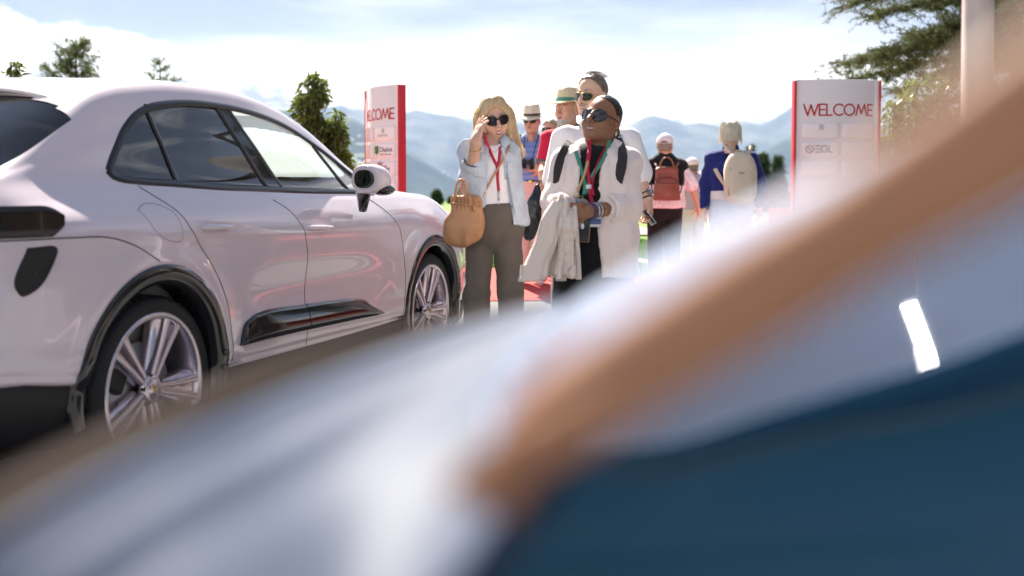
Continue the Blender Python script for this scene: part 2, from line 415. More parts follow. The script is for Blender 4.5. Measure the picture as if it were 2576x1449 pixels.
# standing blades of grass on the near lawn
M_blade = mat('grass blade', (.12, .22, .035), .7, var=.3, vscale=2)
def grass_blades():
    n = 26000; y = 12.8 + RNG.random(n)**1.5 * 10; x = -1.4 + RNG.random(n) * (4.2); k = ~((y > 14.65) & (y < 15.55)); x, y = x[k], y[k]; n = len(x)
    h = .03 + .035 * RNG.random(n); a = RNG.random(n) * 2 * np.pi; w = .006
    z = gz(x, y) - .01; lx, ly = RNG.normal(0, .02, n), RNG.normal(0, .02, n)
    V = np.stack([np.stack([x - w * np.cos(a), y - w * np.sin(a), z], 1), np.stack([x + w * np.cos(a), y + w * np.sin(a), z], 1), np.stack([x + lx, y + ly, z + h], 1)], 1).reshape(-1, 3)
    return tag(mesh_np('grass', V, None, M_blade, None, False, np.arange(3 * n).reshape(-1, 3)), kind='stuff')
grass_blades()

# ------------------------------------------------------------------ mountains
def mountain_mat(name, c1, c2, vill=False):
    m = bpy.data.materials.new(name); m.use_nodes = True; N = m.node_tree.nodes; L = m.node_tree.links; b = N['Principled BSDF']
    tc = N.new('ShaderNodeTexCoord'); n = N.new('ShaderNodeTexNoise'); n.inputs['Scale'].default_value = .004; n.inputs['Detail'].default_value = 9; n.inputs['Roughness'].default_value = .65; L.new(tc.outputs['Object'], n.inputs[0])
    mr = N.new('ShaderNodeMapRange'); mr.inputs[1].default_value = .42; mr.inputs[2].default_value = .6; L.new(n.outputs['Fac'], mr.inputs[0])
    mx = N.new('ShaderNodeMix'); mx.data_type = 'RGBA'; mx.inputs['A'].default_value = (*c1, 1); mx.inputs['B'].default_value = (*c2, 1); L.new(mr.outputs[0], mx.inputs['Factor'])
    L.new(mx.outputs['Result'], b.inputs['Base Color']); b.inputs['Roughness'].default_value = 1; b.inputs['Specular IOR Level'].default_value = 0
    return m
M_mt1 = mountain_mat('rock and snow', (.11, .12, .14), (.42, .42, .44)); M_mt2 = mountain_mat('rock and forest', (.05, .075, .085), (.12, .135, .14)); M_mt3 = mountain_mat('forest slope', (.035, .06, .055), (.08, .11, .085))
def ridge(name, D, pts, material, zbot, run, rough, seed, jag=.22):
    pts = np.array(pts, float); W_ = [at(x, y, D) for x, y in pts]; X0 = np.array([w[0] for w in W_]); Z0 = np.array([w[2] for w in W_])
    nx, ny = 420, 46; X = np.linspace(X0[0], X0[-1], nx); Zr = np.interp(X, X0, Z0)
    for o in range(5): Zr = Zr + rough * jag * .55**o * vnoise(np.stack([X + seed * 977, 0 * X, 0 * X], 1), 2.0**o / 420)
    t = np.linspace(0, 1, ny); rg = np.random.default_rng(seed); off = rg.random(3) * 20
    P = np.zeros((nx, ny, 3)); 
    for j, s in enumerate(t):
        P[:, j, 0] = X; P[:, j, 1] = D - run * s; P[:, j, 2] = Zr * (1 - s) + zbot * s
    Q = P.reshape(-1, 3); f = 0
    for o in range(6):
        fr = 2.0**o / (run * .55); am = rough * .58**o
        f = f + am * (1 - 2 * np.abs(vnoise(Q + off * 1000 * np.array([1, 1, 0]), fr)))
    amp = np.repeat(np.clip(.12 + 1.6 * np.minimum(t, 1 - t), 0, 1)[None], nx, 0).reshape(-1)
    Q[:, 2] += f * amp
    back = P[:, :1].copy(); back[..., 1] += run * .5; back[..., 2] = zbot
    G = np.concatenate([back, Q.reshape(nx, ny, 3)], 1)
    return tag(MB().grid(G).build(name, material), kind='structure')
ridge('far_mountain', 9000, [(-500, 190), (-60, 196), (20, 186), (51, 181), (70, 183), (95, 178), (117, 175), (130, 180), (150, 192), (200, 205), (300, 225), (380, 218), (425, 208), (440, 205), (456, 199), (468, 206), (490, 218), (540, 232), (576, 222), (600, 232), (615, 220), (638, 214), (655, 217), (674, 225), (690, 222), (711, 217), (730, 227), (747, 233), (790, 252), (830, 262), (862, 262), (900, 268), (1100, 290), (1288, 300), (1500, 310), (1700, 305), (1950, 300), (2300, 270), (2700, 250), (3100, 250)], M_mt1, -500, 2600, 90, 1)
ridge('middle_mountain', 6200, [(-500, 300), (300, 300), (600, 296), (780, 285), (862, 274), (877, 279), (913, 274), (940, 283), (970, 278), (1006, 287), (1030, 283), (1048, 280), (1070, 287), (1093, 294), (1110, 295), (1142, 297), (1165, 304), (1186, 311), (1230, 325), (1260, 326), (1287, 320), (1310, 316), (1340, 326), (1400, 332), (1470, 330), (1540, 322), (1581, 316), (1600, 312), (1622, 300), (1650, 298), (1668, 302), (1696, 312), (1726, 319), (1752, 313), (1785, 314), (1810, 318), (1859, 307), (1875, 305), (1899, 309), (1925, 305), (1945, 296), (1963, 284), (1996, 267), (2060, 246), (2200, 225), (2500, 200), (3100, 190)], M_mt2, -600, 2600, 80, 2)
ridge('near_slope', 3900, [(-500, 300), (500, 290), (780, 280), (877, 292), (930, 322), (1006, 370), (1070, 408), (1138, 448), (1200, 484), (1288, 520), (1400, 545), (1600, 540), (1760, 470), (1900, 400), (2000, 345), (2200, 300), (2600, 270), (3100, 260)], M_mt3, -650, 1500, 40, 5)
def village():
    M_w = mat('village wall', (.8, .78, .72), .8); mb = MB(); g = np.random.default_rng(11)
    for cx, cy, n, sx, sy in ((915, 420, 60, 34, 40), (1110, 462, 50, 30, 16), (1135, 500, 24, 20, 8), (1330, 470, 12, 40, 10)):
        for _ in range(n):
            q = at(cx + g.normal(0, sx), cy + g.normal(0, sy), 3300 if cx < 1000 else 4700); s = 9 + 9 * g.random()
            mb.box(q, (s, s * .8, s * .7))
    return mb.build('village_houses', M_w, None, False)
tag(village(), kind='stuff')
# air
def haze():
    m = bpy.data.materials.new('haze'); m.use_nodes = True; N = m.node_tree.nodes; N.remove(N['Principled BSDF'])
    v = N.new('ShaderNodeVolumePrincipled'); v.inputs['Color'].default_value = (.46, .60, 1, 1); v.inputs['Density'].default_value = HAZE; v.inputs['Anisotropy'].default_value = .15; v.inputs['Absorption Color'].default_value = (.7, .8, .9, 1)
    m.node_tree.links.new(v.outputs[0], N['Material Output'].inputs['Volume'])
    o = MB().box((0, 4200, 170), (19000, 11800, 1830)).build('haze', m, None, False); return tag(o, kind='stuff')
HAZE = .8e-4
haze()

# ------------------------------------------------------------------ vegetation
def leaf_mat(name, c, tr=.35, rough=.5):
    m = bpy.data.materials.new(name); m.use_nodes = True; N = m.node_tree.nodes; L = m.node_tree.links; b = N['Principled BSDF']
    oi = N.new('ShaderNodeTexCoord'); n = N.new('ShaderNodeTexNoise'); n.inputs['Scale'].default_value = 9; L.new(oi.outputs['Object'], n.inputs[0])
    mr = N.new('ShaderNodeMapRange'); mr.inputs[1].default_value = .3; mr.inputs[2].default_value = .7; mr.inputs[3].default_value = .6; mr.inputs[4].default_value = 1.5; L.new(n.outputs['Fac'], mr.inputs[0])
    mx = N.new('ShaderNodeMix'); mx.data_type = 'RGBA'; mx.blend_type = 'MULTIPLY'; mx.inputs['Factor'].default_value = 1; mx.inputs['A'].default_value = (*c, 1); L.new(mr.outputs[0], mx.inputs['B'])
    L.new(mx.outputs['Result'], b.inputs['Base Color']); b.inputs['Roughness'].default_value = rough
    t = N.new('ShaderNodeBsdfTranslucent'); L.new(mx.outputs['Result'], t.inputs['Color'])
    mix = N.new('ShaderNodeMixShader'); mix.inputs[0].default_value = tr; L.new(b.outputs[0], mix.inputs[1]); L.new(t.outputs[0], mix.inputs[2])
    L.new(mix.outputs[0], N['Material Output'].inputs['Surface']); return m
M_laurel = leaf_mat('laurel leaf', (.11, .14, .03), .5, .3); M_needle = leaf_mat('larch needles', (.10, .12, .04), .4, .7); M_fir = leaf_mat('fir needles', (.06, .085, .04), .25, .8)
M_bark = mat('bark', (.11, .075, .05), .9, var=.4, vscale=20)
def leaves(C, dirs, L_, W_, g):
    """pointed folded leaves at C hanging along dirs"""
    n = len(C); d = dirs / np.linalg.norm(dirs, axis=1, keepdims=True); r = g.normal(size=(n, 3)); s = np.cross(d, r); s /= np.linalg.norm(s, axis=1, keepdims=True); u = np.cross(s, d)
    l = L_ * (.7 + .6 * g.random(n))[:, None]; w = W_ * (.7 + .6 * g.random(n))[:, None]
    a = C; b = C + d * l * .5 + s * w * .5 + u * w * .25; c = C + d * l - u * l * .12; e = C + d * l * .5 - s * w * .5 + u * w * .25; f = C + d * l * .5
    V = np.stack([a, b, c, e, f], 1).reshape(-1, 3); i = np.arange(n)[:, None] * 5
    T = np.concatenate([i + [0, 1, 4], i + [1, 2, 4], i + [2, 3, 4], i + [3, 0, 4]]); return V, T
def laurel(px, ytop, Y, h, wid, n, label, seed, lobes=None):
    g = np.random.default_rng(seed); p = at(px, ytop, Y); zb = float(gz(p[0], Y)); top = p[2]; H_ = top - zb
    t = empty('laurel_tree', (p[0], Y, zb), 0, label, 'tree', 'potted laurel trees')
    tr = MB(); tr.tube([(0, 0, 0), (.01, 0, H_ * .5), (-.01, .01, H_ * .97)], [.03, .022, .006], 7)
    C = []; D = []
    lobes = lobes or [(0, .62, .46, .5), (.2, .5, .4, .34), (-.18, .45, .4, .34), (.02, .82, .24, .34), (0, .25, .4, .3)]
    for (lx, lz, rr, rz) in lobes:
        m = int(n * rr * rz * 3.2)
        v = g.normal(size=(m, 3)); v /= np.linalg.norm(v, axis=1, keepdims=True); v *= (g.random(m)**.4)[:, None]
        q = v * np.array([wid * rr, wid * rr, H_ * rz * .55]) + np.array([lx * wid * 1.2, g.normal(0, .05), lz * H_])
        C.append(q); D.append(v * .5 + np.array([0, 0, -.75]) + g.normal(0, .35, (m, 3)))
        for k in range(5):
            a = g.random() * 6.28; e = np.array([lx * wid * 1.2 + math.cos(a) * wid * rr * .8, math.sin(a) * wid * rr * .8, lz * H_ + (g.random() - .2) * H_ * rz * .4])
            tr.tube([(0, 0, max(.1, lz * H_ - .35)), e * [.5, .5, 1] - [0, 0, .05], e], [.012, .008, .003], 5, cap=False)
    C = np.concatenate(C); D = np.concatenate(D); k = C[:, 2] > .15; C, D = C[k], D[k]
    k = (vnoise(C + seed, 7.5) > -.16); C, D = C[k], D[k]
    V, T = leaves(C, D, .10, .036, g); o = mesh_np('crown', V, None, M_laurel, t, True, T); o['kind'] = 'stuff'
    tr.build('trunk', M_bark, t); return t
laurel(800, 187, 12.6, 2.5, .40, 2300, 'dense columnar laurel behind the white car, left of the left welcome sign', 4, [(-.12, .72, .56, .52), (-.10, .90, .36, .22), (.42, .62, .34, .40), (.50, .44, .42, .40), (-.48, .60, .24, .26), (-.05, .42, .62, .5), (0, .2, .6, .3)])
laurel(28, 143, 9.2, 2.5, .28, 1500, 'laurel top at the left picture edge, above the car roof', 9)
laurel(2310, 182, 12.2, 2.6, .50, 1500, 'laurel clipped flat on top behind the right welcome sign', 13, [(0, .80, .6, .32), (.4, .86, .5, .24), (-.45, .72, .45, .3), (.7, .86, .5, .22), (0, .5, .8, .5), (.3, .3, .7, .4)])

def needle_tree(name, px, ytop, Y, wtop, label, seed, density=1.0, group=None, material=None, ncl=9, zmin=.2, spread=.34, blade=.05, thin=.004, sparse=False):
    """conifer: trunk, whorls of rising limbs, twigs carrying needle tufts"""
    g = np.random.default_rng(seed); p = at(px, ytop, Y); zb = float(gz(p[0], Y)); H_ = p[2] - zb
    t = empty(name, (p[0], Y, zb), 0, label, 'tree', group); tr = MB(); tr.tube([(0, 0, 0), (.01, 0, H_ * .5), (0, 0, H_)], [.014 * H_, .009 * H_, .002 * H_], 7)
    C = []; D = []
    z = zmin * H_
    while z < H_ * .985:
        f = 1 - z / H_; L_ = spread * H_ * (f**.8) + .03 * H_
        for k in range(int(ncl)):
            a = g.random() * 6.283; l = L_ * (.65 + .5 * g.random()); rise = (.15 + .55 * (1 - f)) * l
            e = np.array([math.cos(a) * l, math.sin(a) * l, z + rise]); m = np.array([math.cos(a) * l * .5, math.sin(a) * l * .5, z + rise * .25 - .02 * l])
            pts = catmull([(0, 0, z), m, e], 6); tr.tube(pts, np.linspace(.0045 * H_ * f + .003, .002, 6), 4, cap=False)
            nt = max(3, int(density * l * 26)); s = g.random(nt)**.7; q = catmull([(0, 0, z), m, e], 20)[(s * 19).astype(int)]
            q = q + g.normal(0, .05 * l + .012, (nt, 3)); C.append(q); D.append(np.array([math.cos(a), math.sin(a), .25]) * .6 + g.normal(0, .6, (nt, 3)))
        z += H_ * (.035 + .02 * g.random())
    C = np.concatenate(C); D = np.concatenate(D); r = 5
    C = np.repeat(C, r, 0); D = np.repeat(D, r, 0) + g.normal(0, .5, (len(C), 3)); D /= np.linalg.norm(D, axis=1, keepdims=True)
    s = np.cross(D, g.normal(size=D.shape)); s /= np.linalg.norm(s, axis=1, keepdims=True); l = blade * (.6 + .8 * g.random(len(C)))[:, None]
    V = np.stack([C - s * thin, C + s * thin, C + D * l], 1).reshape(-1, 3)
    o = mesh_np('crown', V, None, material or M_needle, t, False, np.arange(len(V)).reshape(-1, 3)); o['kind'] = 'stuff'
    tr.build('trunk', M_bark, t); return t
needle_tree('larch_tree', 190, 92, 17, .5, 'young larch with bare tip showing over the white car roof', 21, 2.6, 'young larches behind the car', ncl=11, blade=.10, thin=.005, spread=.34)
needle_tree('larch_tree', 402, 140, 19, .3, 'thin sparse larch showing over the middle of the car roof', 22, 2.0, 'young larches behind the car', ncl=6, blade=.09, thin=.005, spread=.17)
needle_tree('larch_tree', 437, 182, 20, .2, 'smallest larch tip beside the thin larch above the car roof', 23, 1.8, 'young larches behind the car', ncl=6, blade=.09, thin=.005, spread=.17)
for i, (px, yt, Y, lb) in enumerate(((1099, 483, 37, 'round green conifer between the car bonnet and the tan handbag'), (1137, 503, 38, 'lower conifer tip close to the tan handbag'), (1166, 478, 36, 'conifer mostly hidden behind the tan handbag'),
                                    (1888, 372, 40, 'tallest far conifer at the shoulder of the blue sweater'), (1922, 388, 42, 'middle one of the far conifers right of the blue sweater'), (1958, 392, 43, 'rightmost far conifer left of the right welcome sign'), (1868, 384, 44, 'far conifer partly behind the blue sweater'))):
    needle_tree('conifer_tree', px, yt, Y, .5, lb, 40 + i, 1.6, 'far conifers at the plateau edge', M_fir, ncl=8, zmin=.05, spread=.36 if i < 3 else .2, blade=.17, thin=.018)

def big_larch():
    g = np.random.default_rng(77); Y = 14.; base = at(2700, 300, Y); zb = float(gz(base[0], Y))
    t = empty('larch_tree', (base[0], Y, zb), 0, 'large old larch with drooping branches beside the pole at the right edge', 'tree')
    o = np.array([base[0], Y, zb]); tr = MB(); tr.tube([(0, 0, 0), (.03, 0, 3), (0, .05, 9)], [.26, .2, .06], 10)
    limbs = []                                       # sighted tips -> limbs from the trunk
    for (tx, ty, d, z0) in ((2135, 8, 0, .35), (2170, 45, .5, .3), (2230, -40, -.6, .6), (2105, 165, 0, .5), (2125, 205, .5, .4), (2180, 150, -.5, .5), (2240, 235, .7, .45), (2290, 95, -.9, .4), (2330, 30, .9, .5), (2400, 200, -.7, .6), (2420, 110, .8, .5), (2480, 20, -1.2, .6), (2500, 170, 1.1, .5), (2560, 90, -1, .5), (2580, 230, -.9, .6), (2260, -120, .2, .6), (2450, -90, 0, .7), (2540, -60, .8, .6), (2600, 10, -.5, .5), (2620, 160, -.8, .5)):
        e = at(tx, ty, Y + d) - o; s = np.array([0, 0, e[2] + z0 * .9]); m = (s + e) / 2 + [0, 0, .12]; limbs.append(catmull([s, m, e], 26))
    C = []; D = []
    for l in limbs:
        tr.tube(l, np.linspace(.05, .006, len(l)), 5, cap=False); L_ = np.linalg.norm(l[-1] - l[0])
        for k in range(int(60 * L_)):
            f = .22 + .78 * g.random(); q = l[min(25, int(f * 25))]; tl = (.20 + .42 * (1 - f) + .34 * g.random())
            a = g.random() * 6.283; e = q + np.array([math.cos(a) * tl * .8 - .2 * tl, math.sin(a) * tl * .8, -.75 * tl * g.random() + .22 * tl]); tw = catmull([q, (q + e) / 2 + [0, 0, .02], e], 6)
            tr.tube(tw, np.linspace(.006, .002, 6), 3, cap=False)
            nt = int(26 * tl) + 4; s = (g.random(nt) * 5).astype(int); C.append(tw[s] + g.normal(0, .02, (nt, 3))); D.append(np.tile((e - q) / tl, (nt, 1)))
    C = np.concatenate(C); D = np.concatenate(D); C = np.repeat(C, 6, 0); D = np.repeat(D, 6, 0) * .5 + g.normal(0, .65, (len(C), 3)); D /= np.linalg.norm(D, axis=1, keepdims=True)
    s = np.cross(D, g.normal(size=D.shape)); s /= np.linalg.norm(s, axis=1, keepdims=True); l = .055 * (.6 + .8 * g.random(len(C)))[:, None]
    V = np.stack([C - s * .0038, C + s * .0038, C + D * l], 1).reshape(-1, 3)
    q = mesh_np('crown', V, None, M_needle, t, False, np.arange(len(V)).reshape(-1, 3)); q['kind'] = 'stuff'; tr.build('trunk', M_bark, t)
big_larch()

# ------------------------------------------------------------------ pole
def pole():
    p = at(2457, 200, 3.9); t = empty('round_pole', (p[0], 3.9, 0), 0, 'pale pinkish round pole rising out of the picture at the right', 'pole')
    MB().tube([(0, 0, 0), (0, 0, 4.25)], .0535, 28).build('shaft', mat('pole paint', (.56, .43, .39), .4, coat=.2, var=.04, vscale=6), t)
    MB().tube([(0, 0, 0), (0, 0, .02)], .13, 24).build('base_flange', mat('pole base steel', (.4, .4, .42), .4, metal=.8), t)
    m = mat('bolt steel', (.45, .45, .46), .35, metal=.9)
    for k in range(4): a = k * 1.571 + .785; MB().tube([(.1 * math.cos(a), .1 * math.sin(a), .02), (.1 * math.cos(a), .1 * math.sin(a), .045)], .012, 6).build('bolt', m, t)
pole()

# ------------------------------------------------------------------ welcome signs
M_face = mat('sign face', (.80, .71, .73), .45, var=.015, vscale=3); M_red = mat('sign red', (.55, .025, .035), .4); M_txt = mat('sign red letters', (.52, .03, .04), .5)
M_grey = mat('grey print', (.16, .16, .18), .6); M_lgrey = mat('pale grey print', (.42, .40, .41), .6); M_gr = mat('clover green', (.05, .17, .05), .6); M_or = mat('orange red print', (.62, .10, .06), .6); M_vi = mat('violet print', (.16, .08, .25), .6); M_pale = mat('very pale grey print', (.55, .50, .53), .6); M_paleor = mat('pale rose print', (.66, .42, .42), .6); M_plate = mat('sponsor plate', (.83, .75, .77), .35)
HW, BUL = .415, .10
def face_pt(x, z, off=0.0):
    u = x / HW; y = -BUL * (1 - u * u) - off * 1.0; return (x, y, z)
def bend(V, off):
    V = np.asarray(V, float); return np.stack([V[:, 0], -BUL * (1 - (V[:, 0] / HW)**2) - off - V[:, 2], V[:, 1]], 1)
def strokes(paths, w, th=.002):
    """polyline strokes in the (x,z) plane -> thin raised solid, local coords (x, z, height)"""
    Vs, Ts, n = [], [], 0
    for p in paths:
        p = np.array(p, float)
        for a, b in zip(p[:-1], p[1:]):
            L_ = np.linalg.norm(b - a); m = max(2, int(L_ / .015)); d = (b - a) / (L_ + 1e-9); q = np.array([-d[1], d[0]]) * w / 2; a2, b2 = a - d * w * .35, b + d * w * .35
            for i in range(m):
                s0, s1 = a2 + (b2 - a2) * i / m, a2 + (b2 - a2) * (i + 1) / m; c = [s0 - q, s1 - q, s1 + q, s0 + q]
                Vs += [(*k, 0) for k in c] + [(*k, th) for k in c]; Ts += [[n + 4, n + 5, n + 6, n + 7], [n, n + 1, n + 5, n + 4], [n + 1, n + 2, n + 6, n + 5], [n + 2, n + 3, n + 7, n + 6], [n + 3, n, n + 4, n + 7]]; n += 8
    return np.array(Vs), np.array(Ts)
def arc(cx, cy, rx, ry, a0, a1, n=22): return [(cx + rx * math.cos(R(a0 + (a1 - a0) * i / n)), cy + ry * math.sin(R(a0 + (a1 - a0) * i / n))) for i in range(n + 1)]
GLY = {'W': ([[(0, 1), (.32, 0), (.6, .95), (.88, 0), (1.2, 1)]], 1.2), 'E': ([[(.52, 1), (0, 1), (0, 0), (.52, 0)], [(0, .5), (.46, .5)]], .52), 'L': ([[(0, 1), (0, 0), (.48, 0)]], .48),
       'C': ([arc(.52, .5, .5, .5, 48, 312)], .86), 'O': ([arc(.52, .5, .5, .5, 0, 360, 30)], 1.04), 'M': ([[(0, 0), (.24, 1), (.56, .15), (.88, 1), (1.12, 0)]], 1.12), 'G': ([arc(.52, .5, .5, .5, 45, 360), [(1.0, .46), (.62, .46)]], 1.0)}
def word(t, txt, x0, x1, z0, h, w, m, name='letter', off=.002):
    tot = sum(GLY[c][1] for c in txt) * h; gap = ((x1 - x0) - tot) / (len(txt) - 1); x = x0
    for c in txt:
        P, wd = GLY[c]; V, Q = strokes([[(x + a * h, z0 + b * h) for a, b in p] for p in P], w); mesh_np(name, bend(V, off), Q, m, t, False); x += wd * h + gap
def text(t, body, cx, cz, size, m, name='print', off=.009, bold=0., align='CENTER', squash=1.):
    cu = bpy.data.curves.new('txt', 'FONT'); cu.body = body; cu.size = size; cu.align_x = align; cu.align_y = 'CENTER'; cu.extrude = .0008; cu.offset = bold; cu.resolution_u = 3
    o = bpy.data.objects.new('txt', cu); COL.objects.link(o); dg = bpy.context.evaluated_depsgraph_get(); me = bpy.data.meshes.new_from_object(o.evaluated_get(dg)); bpy.data.objects.remove(o); bpy.data.curves.remove(cu)
    V = np.array([v.co[:] for v in me.vertices]) if len(me.vertices) else np.zeros((0, 3)); V[:, 0] = V[:, 0] * squash + cx; V[:, 1] += cz
    V = bend(V, off)
    for v, c in zip(me.vertices, V): v.co = c
    me.name = name; me.materials.clear(); me.materials.append(m); q = bpy.data.objects.new(name, me); link(q, t); return q
def plate(t, cx, cz, w=.345, h=.148):
    r, n = .022, 5; out = []
    for (sx, sz, a0) in ((1, 1, 0), (-1, 1, 90), (-1, -1, 180), (1, -1, 270)):
        for i in range(n): a = R(a0 + 90 * i / (n - 1)); out.append((cx + sx * (w / 2 - r) + r * math.cos(a), cz + sz * (h / 2 - r) + r * math.sin(a)))
    out = np.array(out); m = len(out); ring = lambda k, hgt: np.stack([cx + (out[:, 0] - cx) * k, cz + (out[:, 1] - cz) * k, np.full(m, hgt)], 1)
    lay = [ring(1, -.0005), ring(1, .0155), ring(.99, .017)] + [ring(k, .017) for k in (.8, .6, .4, .2, .01)]
    V = np.concatenate(lay); idx = np.arange(len(V)).reshape(len(lay), m); nx = np.roll(idx, -1, 1); Q = np.stack([idx[:-1], nx[:-1], nx[1:], idx[1:]], -1).reshape(-1, 4)
    return mesh_np('sponsor_plate', bend(V, 0), Q, M_plate, t, False)
def sign(px, Y, ztop, yaw, label):
    p = at(px, 300, Y); zb = float(gz(p[0], Y)); t = empty('welcome_sign', (p[0], Y, zb), yaw, label, 'sign', 'welcome signs'); H_ = ztop - zb
    x = np.linspace(-HW, HW, 33); fr = np.stack([x, -BUL * (1 - (x / HW)**2)], 1); bk = np.stack([x[::-1], BUL * (1 - (x[::-1] / HW)**2)], 1); bk[:, 1] = np.maximum(bk[:, 1], .02); fr[[0, -1], 1] = -.02
    lp = np.concatenate([fr, bk]); m = len(lp); V = np.concatenate([np.c_[lp, np.zeros(m)], np.c_[lp, np.full(m, H_ - .006)], np.c_[lp * .97, np.full(m, H_)], [[0, 0, H_]]])
    i = np.arange(m); j = np.roll(i, -1); Q = np.concatenate([np.stack([i, j, j + m, i + m], 1), np.stack([i + m, j + m, j + 2 * m, i + 2 * m], 1)]); T = np.stack([i + 2 * m, j + 2 * m, np.full(m, 3 * m)], 1)
    mesh_np('face_panel', V, Q, M_face, t, False, T)
    for s in (-1, 1): MB().box((s * (HW + .011), .016, H_ / 2 - .004), (.022, .088, H_ - .008), bev=.005).build('red_edge', M_red, t)
    MB().box((0, 0, .03), (1.06, .3, .06), bev=.01).build('base_plate', M_lgrey, t)
    MB().tube([(-.2, -.02, H_), (-.2, -.02, H_ + .02)], .012, 8).build('hanging_stud', M_grey, t)
    word(t, 'WELCOME', -.345, .345, H_ - .350, .106, .0145, M_txt)
    return t, H_
sgL, HL = sign(964, 11.5, 2.25, R(-7) - R(52), 'narrow welcome sign turned sideways left of the people, WELCOME cut to ELCOME')
sgR, HR = sign(2105, 10.7, 2.245, R(4), 'wide welcome sign at the right facing the camera, full word WELCOME')
for t, H_ in ((sgL, HL), (sgR, HR)):
    for k in range(6):
        for s in (-1, 1): plate(t, s * .188, H_ - .50 - .182 * k)
def sponsors():
    t, z = sgL, HL - .50; cx = .188; OF = .0185
    text(t, 'a', cx + .01, z + .038, .10, M_lgrey, off=OF, squash=1.3); text(t, 'ALPHA', cx, z - .022, .038, M_lgrey, off=OF, squash=1.5)
    z -= .182; text(t, 'Chalut', cx + .048, z + .012, .066, M_grey, off=OF, bold=.0012, squash=1.15); text(t, 'Green Service', cx + .048, z - .035, .028, M_grey, off=OF, squash=1.1)
    mb = MB()
    for a in (45, 135, 225, 315):
        c = np.array([cx - .105 + .024 * math.cos(R(a)), z + .012 + .027 * math.sin(R(a))]); V = [(c[0], c[1], .001)] + [(c[0] + .024 * math.cos(q) * (1 + .15 * math.cos(2 * q)), c[1] + .025 * math.sin(q), .001) for q in np.linspace(0, 6.283, 13)[:-1]]
        mb.add(bend(V, OF), None, [[0, 1 + i, 1 + (i + 1) % 12] for i in range(12)])
    V, Q = strokes([[(cx - .105, z - .01), (cx - .098, z - .058)]], .005); mb.add(bend(V, OF), Q); mb.build('clover', M_gr, t, False)
    z -= .182; text(t, 'greater', cx + .02, z + .024, .034, M_vi, off=OF, squash=1.1); text(t, 'Madrid', cx + .042, z - .004, .044, M_vi, off=OF, bold=.0008, squash=1.1); text(t, 'Golf', cx + .075, z - .045, .036, M_grey, off=OF, bold=.001, squash=1.1)
    for ms, angs in ((M_or, (50, 125, 275)), (M_gr, (165, 200)), (M_vi, (90, 230))):
        pp = [[(cx - .045 + .022 * math.cos(R(a)), z + .022 + .018 * math.sin(R(a))), (cx - .045 + (.075 if a != 275 else .03) * math.cos(R(a)), z + .022 + (.048 if a != 275 else .09) * math.sin(R(a)))] for a in angs]
        V, Q = strokes(pp, .013); mesh_np('ray_mark', bend(V, OF), Q, ms, t, False)
    t, z = sgR, HR - .50; cx = -.188
    V, Q = strokes([[(cx - .02, z - .0 + .012), (cx - .02, z + .05), (cx, z + .06), (cx + .02, z + .05), (cx + .02, z + .012), (cx - .02, z + .012)], [(cx - .008, z + .02), (cx - .008, z + .045), (cx + .008, z + .045), (cx + .008, z + .02), (cx - .008, z + .032), (cx + .008, z + .032)]], .004); mesh_np('crest', bend(V, OF), Q, M_pale, t, False)
    z2 = z - .182; word2 = dict(E=-.05, G=.0, L=.075)
    for ch, dx in word2.items():
        P, wd = GLY[ch]
        if ch == 'E': P = [[(0, 1), (.7, 1)], [(0, .5), (.7, .5)], [(0, 0), (.7, 0)]]
        V, Q = strokes([[(cx + dx + a * .062, z2 - .03 + b * .062) for a, b in p] for p in P], .012); mesh_np('emblem_letter', bend(V, OF), Q, M_pale, t, False)
    V, Q = strokes([arc(cx - .105, z2, .034, .034, 110, 290, 14), arc(cx - .105, z2, .034, .034, -60, 90, 14), [(cx - .12, z2 + .02), (cx - .09, z2 - .02)]], .008); mesh_np('round_emblem', bend(V, OF), Q, M_paleor, t, False)
sponsors()

# ------------------------------------------------------------------ unseen chalet added to dim and tint the car side; mirrored sponsor board
def surroundings():
    W_ = mat('added chalet timber', (.30, .165, .085), .7, var=.25, vscale=3, stretch=(1, 1, 8)); Dk = mat('added chalet roof', (.07, .06, .055), .8)
    t = empty('added_chalet', (12., 2.5, 0), 0, 'timber chalet whose brown wall is mirrored in the pale car paint', 'building')  # unseen chalet, added to dim and tint the car side
    for i in range(13): MB().box((-4 + (.006 if i % 2 else 0), 0, .15 + .25 * i), (.2, 21., .235), bev=.01).build('added_wall_board', W_, t)
    MB().box((0, 0, 3.75), (10.5, 23., .30), rot=rotm(0, R(6), 0)).build('added_roof', Dk, t); MB().box((.2, 0, 1.6), (8., 20.6, 3.1)).build('added_wall', W_, t)
    for y in (-8, -4, 0, 4, 8): f = MB().box((-4.14, y, 1.7), (.1, 1.5, 1.3), bev=.02).build('window', mat('added chalet window frame', (.5, .46, .4), .5), t); MB().box((-4.2, y, 1.7), (.02, 1.3, 1.1)).build('pane', M_paneglass, f)
    b = empty('sponsor_board', (5.2, 12.6, float(gz(5.2, 12.6))), -math.pi / 2, 'low red sponsor board mirrored as a red band in the car doors', 'board')
    MB().box((0, 0, .52), (.05, 4.4, .95), bev=.01).build('board_panel', M_red, b)
    for k in range(6): MB().box((-.03, -1.8 + .72 * k, .78), (.012, .5, .2), bev=.003).build('logo_panel', M_plate, b)
    for y in (-2.1, 2.1): MB().box((.05, y, .25), (.3, .05, .5)).build('foot', M_grey, b)
M_paneglass = mat('added chalet pane', (.02, .025, .03), .08, coat=1.)
surroundings()
